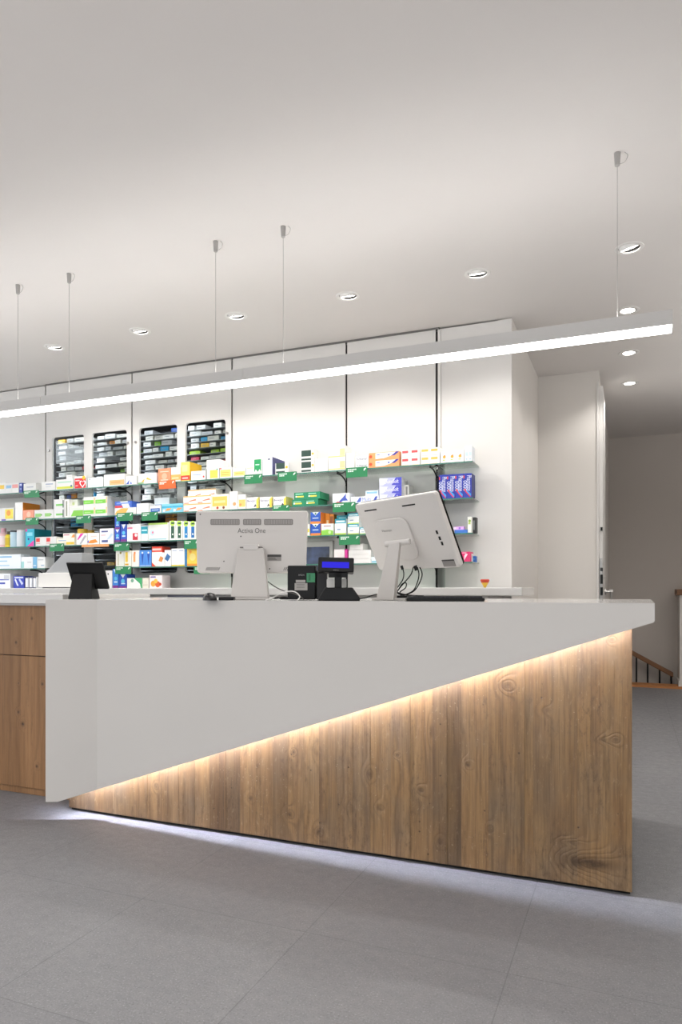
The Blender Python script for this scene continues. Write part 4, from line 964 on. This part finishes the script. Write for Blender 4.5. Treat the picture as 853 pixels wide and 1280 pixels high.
for k in range(len(m.v)): m.v[k] = T2 @ (m.v[k]+Vector((a_[0]+.01, -.0115, a_[1])))
m.build('lettering', mon2)
# stand arm from foot to hinge
hp = PD(495, 679, 3.33)-ft
sd = u.normalized(); sd = Vector((cam_r.x*.9-cam_f.x*.35, cam_r.y*.9-cam_f.y*.35, 0)).normalized(); fd = Vector((-sd.y, sd.x, 0))
def pt(px, py, t): return PD(px, py, t)-ft
b0 = pt(470, 748.5, 3.32); b1 = pt(492, 749, 3.26); t0 = pt(486, 680, 3.33); t1 = pt(500, 677, 3.29)
b0.z = .001; b1.z = .001
m = MB(); dpt = fd*.055; dpt2 = fd*.03
m.loft([b0, b1, b1+dpt, b0+dpt], [t0, t1, t1+dpt2, t0+dpt2], M['plastic2']); m.build('stand', mon2, bevel=.004)
m = MB(); hc_ = (t0+t1)/2+Vector((0, 0, 0)); m.tube([t0+dpt2*.5-sd*.02, t1+dpt2*.5+sd*.045], .014, M['plastic'], 12); m.build('hinge', mon2, smooth=True)
m = MB(); m.slab([(p.x, p.y) for p in (b0-sd*.02, b1+sd*.12, b1+sd*.12+fd*.2, b0-sd*.02+fd*.2)], .0002, .010, M['plastic2']); m.build('foot_plate', mon2, bevel=.003)
# cables of the tilted monitor
cb = thing('cable_bundle', 'tangle of thin black cables hanging below the tilted white monitor', 'cables', PD(512, 748, 3.34)*1.0)
cb.location.z = ZT
cl = cb.location.copy()
def cp(lst, t): return [PD(a, b, t+(c2 if False else 0))-cl for a, b in lst]
def clampz(pts): 
    for p in pts: p.z = max(p.z, .006)
    return pts
for k, lst in enumerate([[(503, 709), (505, 716), (504, 724), (499, 732), (495, 738), (500, 742)], [(517, 709), (514, 718), (506, 728), (500, 735), (497, 741), (506, 745)], [(522, 709), (524, 718), (522, 728), (517, 738), (508, 743)],
                         [(525, 709), (528, 718), (524, 730), (516, 740), (500, 745)], [(498, 738), (503, 730), (508, 729), (507, 735), (500, 741), (512, 744), (530, 745)]]):
    m = MB(); m.tube(clampz(cp(lst, 3.36+.01*k)), .0030, M['black'], 6); m.build('cable', cb, smooth=True)
m = MB(); m.tube(clampz(cp([(502, 707), (503.5, 712)], 3.36)), .007, M['black'], 8); m.tube(clampz(cp([(519, 707), (521, 713)], 3.37)), .009, M['black'], 8); m.build('plug', cb, smooth=True)
m = MB(); m.box((-.06, -.03, .0005), (.02, .04, .022), M['black']); m.build('cable_adapter', cb, bevel=.003)
# keyboard
kb = thing('keyboard', 'low black keyboard lying on the counter behind the tilted monitor', 'keyboard', Vector((PD(556, 748, 3.06).x, PD(556, 748, 3.06).y, ZT+.0003)), YAW-.06)
m = MB(); wk = 48*3.06/F; m.box((-wk, -.05, .0), (wk, .09, .014), M['black']); m.build('keyboard_base', kb, bevel=.004)
m = MB()
for r in range(5):
    for k in range(16): m.box((-wk+.008+k*(2*wk-.016)/16, -.044+r*.026, .014), (-wk+.006+(k+1)*(2*wk-.016)/16, -.044+r*.026+.023, .021), M['dark'])
m.build('key_field', kb)
# receipt printer
Dp = 3.30; sp = Dp/F
rp = thing('receipt_printer', 'black cube-shaped receipt printer with a green sticker between the monitors', 'printer', local(378, 737, Dp)+Vector((0, 0, .0004)), YAW)
X = lambda px: (px-378)*sp
Zz = lambda py: max(HC+(HZ-py)*sp-ZT, .0)
m = MB(); m.box((X(359.5), 0, .003), (X(395), .12, Zz(707)), M['black']); m.build('printer_body', rp, bevel=.006)
m = MB(); m.box((X(395.2), .01, .003), (X(409), .115, Zz(713)), mat('#1c1c1e', .5)); m.build('side_cover', rp, bevel=.005)
m = MB(); m.box((X(383.5), -.001, Zz(728)), (X(394), 0, Zz(716.5)), mat('#3f8f64', .5)); m.box((X(386), -.0014, Zz(726)), (X(388.5), 0, Zz(718)), mat('#2f6f4c', .5)); m.build('green_sticker', rp)
m = MB(); m.box((X(368.5), -.001, Zz(738)), (X(384.5), 0, Zz(729)), mat('#a6a29e', .5)); m.box((X(370), -.001, Zz(728.4)), (X(382), 0, Zz(725)), mat('#a6a29e', .5))
for k in range(3): m.box((X(371), -.0014, Zz(735-k*2)), (X(381), 0, Zz(734.4-k*2)), mat('#6f6c69', .5))
m.build('grey_sticker', rp)
m = MB(); put_text(m, 'EPSON', X(377), -.001, Zz(719), .010, mat('#9a9a98', .4), 7*sp); m.build('lettering', rp)
# customer display
Dd = 3.15; sp = Dd/F
cd = thing('customer_display', 'black pole display with a glowing blue screen beside the receipt printer', 'customer display', local(424, 737, Dd)+Vector((0, 0, .0004)), YAW)
X = lambda px: (px-424)*sp
TD = Matrix.Translation((0, 0, Zz(707))) @ Matrix.Rotation(math.radians(-12), 4, 'X') @ Matrix.Rotation(math.radians(1.5), 4, 'Y') @ Matrix.Translation((0, 0, -Zz(707)))
m = MB(); m.prism(rounded(X(398), Zz(716.5), X(442.5), Zz(698), .006), -.02, .025, M['black'], TD); m.build('display_head', cd, bevel=.003)
m = MB(); m.box((X(403), -.0212, Zz(711.5)), (X(436.5), -.0195, Zz(704)), M['screen'], TD); m.build('blue_screen', cd)
m = MB(); put_text(m, 'EPSON', X(420.5), -.0212, Zz(714.5), .007, mat('#8a8a88', .4), 6.5*sp)
for k in range(len(m.v)): m.v[k] = TD @ m.v[k]
m.build('lettering', cd)
m = MB(); m.box((X(418.5), -.012, .03), (X(427.5), .018, Zz(714)), M['black']); m.box((X(411), -.012, Zz(722)), (X(435), .018, Zz(715)), M['black']); m.box((X(434), .0, .03), (X(435), .01, Zz(720)), M['black']); m.build('neck', cd, bevel=.002)
m = MB(); m.prism([(X(398), .0), (X(450), .0), (X(450), .012), (X(441), Zz(734.5)), (X(407), Zz(734.5)), (X(400), .02)], -.055, .06, M['black']); m.build('display_base', cd, bevel=.005)
m = MB(); m.box((X(408.5), .02, Zz(734)), (X(417.5), .022, Zz(724)), mat('#d8d6d2', .5)); m.build('white_label', cd)
m = MB(); m.box((X(428), .02, Zz(734)), (X(433.5), .022, Zz(724)), mat('#d8d6d2', .5)); m.build('white_label', cd)
# mouse
Dm = 3.25; sp = Dm/F
ms_ = thing('computer_mouse', 'black computer mouse left of the upright monitor foot', 'mouse', local(262.5, 737, Dm)+Vector((0, 0, .0004)), YAW)
vs = []; fs = []; nr, ns = 8, 16; m = MB()
for i in range(nr+1):
    a = math.pi/2*i/nr
    for k in range(ns):
        b = 2*math.pi*k/ns; vs.append((.032*math.cos(a)*math.cos(b), .055*math.cos(a)*math.sin(b), .036*math.sin(a)**.8 if i else 0))
for i in range(nr):
    for k in range(ns): fs.append((i*ns+k, i*ns+(k+1) % ns, (i+1)*ns+(k+1) % ns, (i+1)*ns+k))
fs.append(tuple(range(ns-1, -1, -1))); m.add(vs, fs, mat('#232324', .3)); m.build('mouse_shell', ms_, smooth=True)
m = MB(); m.cyl(.009, -.004, .004, M['dark'], 12, T=Matrix.Translation((0, -.034, .026)) @ Matrix.Rotation(math.pi/2, 4, 'Y')); m.build('scroll_wheel', ms_, smooth=True)
# black card reader and cables by the foot of the left monitor
P = local(284, 737, 3.28)
m = MB(); m.box((-.035, -.03, .0), (.035, .03, .016), M['black']); o = m.build('card_reader', bevel=.004); o.location = P+Vector((0, 0, .0004)); o.rotation_euler.z = YAW; tag(o, 'flat black card reader between the mouse and the monitor foot', 'card reader')
def cable(lst, t, r, mt, name, label):
    pts = [PD(a, b, t) for a, b in lst]
    for p in pts: p.z = max(p.z, ZT+r+.0004)
    m = MB(); m.tube(pts, r, mt, 6); tag(m.build(name, loc=pts[0], smooth=True), label, 'cable')
cable([(335, 727), (345, 734), (356, 739), (368, 742), (376, 746), (380, 751)], 3.2, .0028, mat('#4a4845', .5), 'cable', 'thin dark grey cable running from the left monitor to the printer')
cable([(372, 752), (375, 746), (371, 741), (364, 739), (352, 741), (340, 748), (332, 750)], 3.12, .0028, mat('#e6e4e0', .5), 'cable', 'white looped cable lying in front of the receipt printer')
cable([(418, 752), (424, 746), (432, 744), (441, 746), (447, 749), (452, 752)], 3.12, .0025, mat('#dcdad6', .5), 'cable', 'white cable arching in front of the display base')
cable([(446, 749), (458, 747), (470, 743), (474, 745)], 3.45, .003, M['black'], 'cable', 'short black cable running behind the tilted monitor foot')
m = MB(); P = local(348, 737, 3.3)
m.tube([(-.04, 0, .008), (-.01, .02, .012), (.02, -.01, .008), (.05, .01, .008), (.02, .03, .014), (-.03, .02, .008)], .004, M['black'], 6); o = m.build('coiled_cable', smooth=True); o.location = P; tag(o, 'coiled black cable beside the foot of the left monitor', 'cable')
# tablet till at left
Dt = 3.80; sp = Dt/F
P = PD(108, 737, Dt); P.z = ZT+.0004
tb = thing('tablet_till', 'black tablet screen on a black stand seen from behind at left', 'tablet', P, YAW)
X = lambda px: (px-108)*sp; Zz = lambda py: HC+(HZ-py)*sp-ZT
TT = Matrix.Translation((0, 0, Zz(725))) @ Matrix.Rotation(math.radians(16), 4, 'X') @ Matrix.Translation((0, 0, -Zz(725)))
m = MB(); m.prism([(X(91), Zz(737)), (X(135), Zz(737)), (X(130), Zz(703)), (X(84.5), Zz(703))], 0, .02, M['black'], TT); m.build('tablet_case', tb, bevel=.004)
m = MB(); m.prism([(X(92), Zz(736)), (X(134), Zz(736)), (X(129), Zz(704)), (X(86), Zz(704))], .0202, .023, M['blackg'], TT); m.build('tablet_screen', tb)
m = MB(); m.loft([(X(90), -.06, 0), (X(119), -.06, 0), (X(119), .08, 0), (X(90), .08, 0)], [(X(93), -.02, Zz(717)), (X(117), -.02, Zz(717)), (X(117), .01, Zz(717)), (X(93), .01, Zz(717))], mat('#0e0e0f', .5, spec=.3)); m.build('stand', tb, bevel=.004)
# slim dark tray behind the tablet
A = PD(76, 742, 3.95); B = PD(158, 742, 3.95)
m = MB(); m.box((0, 0, 0), ((B-A).length, .02, .012), mat('#3e4250', .4)); o = m.build('cable_channel'); o.location = (A.x, min(A.y, B.y)-.12, ZT+.0004); tag(o, 'long thin dark strip lying on the counter behind the tablet till', 'strip')
o.location = (A.x+.1, 3.90, ZT+.0004)

# ================================================================ LAMPS AND ADDED FILL LIGHTS
WX = [PZ(p, y, CEIL) for p, y in ((24, 357), (88, 343), (270, 302), (354, 283), (772, 188))]
YB = sum(p.y for p in WX)/5
YBm = YB
def atY(px, py): return PY(px, py, YBm)
zb_ = atY(772, 421).z
zbt = zb_+.075
x_end = atY(841, 410).x; x_j1 = atY(308, 455).x; x_j2 = atY(56, 480).x
beams = [(-8.2, x_j2, 'long white linear pendant lamp, leftmost segment cut by the picture edge'), (x_j2, x_j1, 'long white linear pendant lamp, middle segment left of the visible joint'), (x_j1, x_end, 'long white linear pendant lamp, right segment ending above the counter end')]
for i, (a_, b_, lab) in enumerate(beams):
    t = thing('linear_pendant_lamp', lab, 'pendant lamp', ((a_+b_)/2, YBm, zb_), group='linear lamp segments over the counter')
    hl = (b_-a_)/2-.0008
    m = MB(); m.box((-hl, -.035, .012), (hl, .035, .075), M['alu']); m.build('lamp_profile', t, bevel=.001)
    m = MB(); m.box((-hl+.002, -.033, -.002), (hl-.002, .033, .0115), M['beam']); m.build('diffuser', t)
    m = MB(); m.box((-hl+.004, -.028, .0752), (hl-.004, .028, .077), M['ceiling_fill']); m.build('added_glow_strip', t)  # added glowing strip, hidden from below, brightens the ceiling
    xs = [[WX[0].x], [WX[1].x, WX[2].x], [WX[3].x, WX[4].x]][i]
    for x in xs:
        m = MB(); m.tube([(x-(a_+b_)/2, 0, .075), (x-(a_+b_)/2, 0, CEIL-zb_-.04)], .0013, M['clamp'], 6); sw_ = m.build('suspension_wire', t)
        m = MB(); m.lathe([(.0001, CEIL-zb_), (.014, CEIL-zb_), (.011, CEIL-zb_-.055), (.004, CEIL-zb_-.06), (.0001, CEIL-zb_-.06)], M['clamp'], 14, T=Matrix.Translation((x-(a_+b_)/2, 0, 0)))
        q = x-(a_+b_)/2; zc_ = CEIL-zb_
        m.tube([(q+.008, 0, zc_-.05), (q+.03, 0, zc_-.045), (q+.042, 0, zc_-.02), (q+.03, 0, zc_-.003)], .0015, M['clamp'], 6); m.build('ceiling_clamp', sw_, smooth=True)
# downlights
def downlight(P, label, tilt, energy, az=0.0, spot=95, blend=.5):
    t = thing('downlight', label, 'ceiling lamp', P, group='recessed ceiling spotlights')
    m = MB(); m.lathe([(.057, .004), (.057, -.002), (.075, -.003), (.078, .0), (.076, .0005)], M['ring'], 32); m.build('trim_ring', t, smooth=True)
    m = MB(); m.lathe([(.0565, .001), (.0565, .10), (.0001, .10)], M['black'], 28); m.build('recess_can', t, smooth=True)
    T = Matrix.Rotation(az, 4, 'Z') @ Matrix.Rotation(tilt, 4, 'X')
    m = MB(); m.lathe([(.050, .03), (.054, -.002), (.046, -.004), (.044, .002)], M['ring'], 28, T=T); m.build('lamp_head', t, smooth=True)
    m = MB(); m.lathe([(.0001, -.001), (.0455, -.001)], M['lamp'], 24, T=T)
    m.build('lamp_face', t)
    ld = bpy.data.lights.new('lamp_bulb', 'SPOT'); ld.energy = energy; ld.spot_size = math.radians(spot); ld.spot_blend = blend; ld.shadow_soft_size = .04; ld.color = (1, .965, .92)
    lo = bpy.data.objects.new('lamp_bulb', ld); COL.objects.link(lo); lo.parent = t
    lo.matrix_local = Matrix.Rotation(az, 4, 'Z') @ Matrix.Rotation(tilt*.3, 4, 'X') @ Matrix.Translation((0, 0, -.012))
tl = math.radians(20)
labs = ['recessed ceiling spotlight, leftmost of the row along the shelf wall', 'recessed ceiling spotlight, second from left in the row along the shelf wall', 'recessed ceiling spotlight between the two left suspension wires and the third joint',
        'recessed ceiling spotlight, third from right in the row along the shelf wall', 'recessed ceiling spotlight above the wall end, second from right in the row', 'large tilted ceiling spotlight beside the right suspension wire']
labs[2] = 'recessed ceiling spotlight, third from left in the row along the shelf wall'
for i, p in enumerate(ROW): downlight(p, labs[i], tl if i < 5 else math.radians(22), 42 if i < 5 else 28, az=0 if i < 5 else math.radians(-35), spot=124)
sp_ = ROW[1].x-ROW[0].x
for k in range(1, 4): pass
for i, p in enumerate(COLM): downlight(p, ['ceiling spotlight just above the linear lamp, nearest in the corridor row', 'ceiling spotlight just below the linear lamp, middle of the corridor row', 'ceiling spotlight deepest in the corridor row'][i], 0, 30, spot=130)

def area(name, loc, rot, sx, sy, e, colr=(1, 1, 1)):
    ld = bpy.data.lights.new(name, 'AREA'); ld.shape = 'RECTANGLE'; ld.size = sx; ld.size_y = sy; ld.energy = e; ld.color = colr
    lo = bpy.data.objects.new(name, ld); COL.objects.link(lo); lo.location = loc; lo.rotation_euler = rot; return lo
area('rear_fill_up', (-1.8, -.2, 2.3), (math.pi, 0, 0), 9, .12, 150, (1, .97, .94))  # unseen fill added behind the camera to brighten the near ceiling
area('rear_fill_down', (-1.8, -.2, 2.25), (0, 0, 0), 9, .08, 40, (1, .97, .94))  # unseen fill added behind the camera, shining down into the room
area('side_fill_up', (1.7, 5.2, 2.3), (math.pi, 0, 0), .3, 4.5, 60, (1, .98, .95))  # unseen fill added on the right to lift the corridor ceiling
area('left_fill_down', (-7.2, 3.2, CEIL-.05), (0, 0, 0), 1.2, 2.5, 60, (.9, .95, 1))  # cool overhead fill added out of view on the left

w = bpy.data.worlds.new('World'); SC.world = w; w.use_nodes = True
bg = w.node_tree.nodes['Background']; bg.inputs[0].default_value = (.93, .96, 1, 1); bg.inputs[1].default_value = 1.3

# ================================================================ CAMERA
cam = bpy.data.cameras.new('camera'); co = bpy.data.objects.new('camera', cam); COL.objects.link(co); SC.camera = co
co.location = (0, 0, HC); co.rotation_euler = (math.pi/2, 0, TH)
cam.sensor_fit = 'HORIZONTAL'; cam.sensor_width = 36; cam.lens = 36*F/853
cam.shift_y = (HZ-640)/853; cam.clip_start = .05; cam.clip_end = 60
SC.view_settings.view_transform = 'Standard'; SC.view_settings.look = 'None'; SC.view_settings.exposure = -.08; SC.view_settings.gamma = 1; SC.view_settings.use_curve_mapping = False
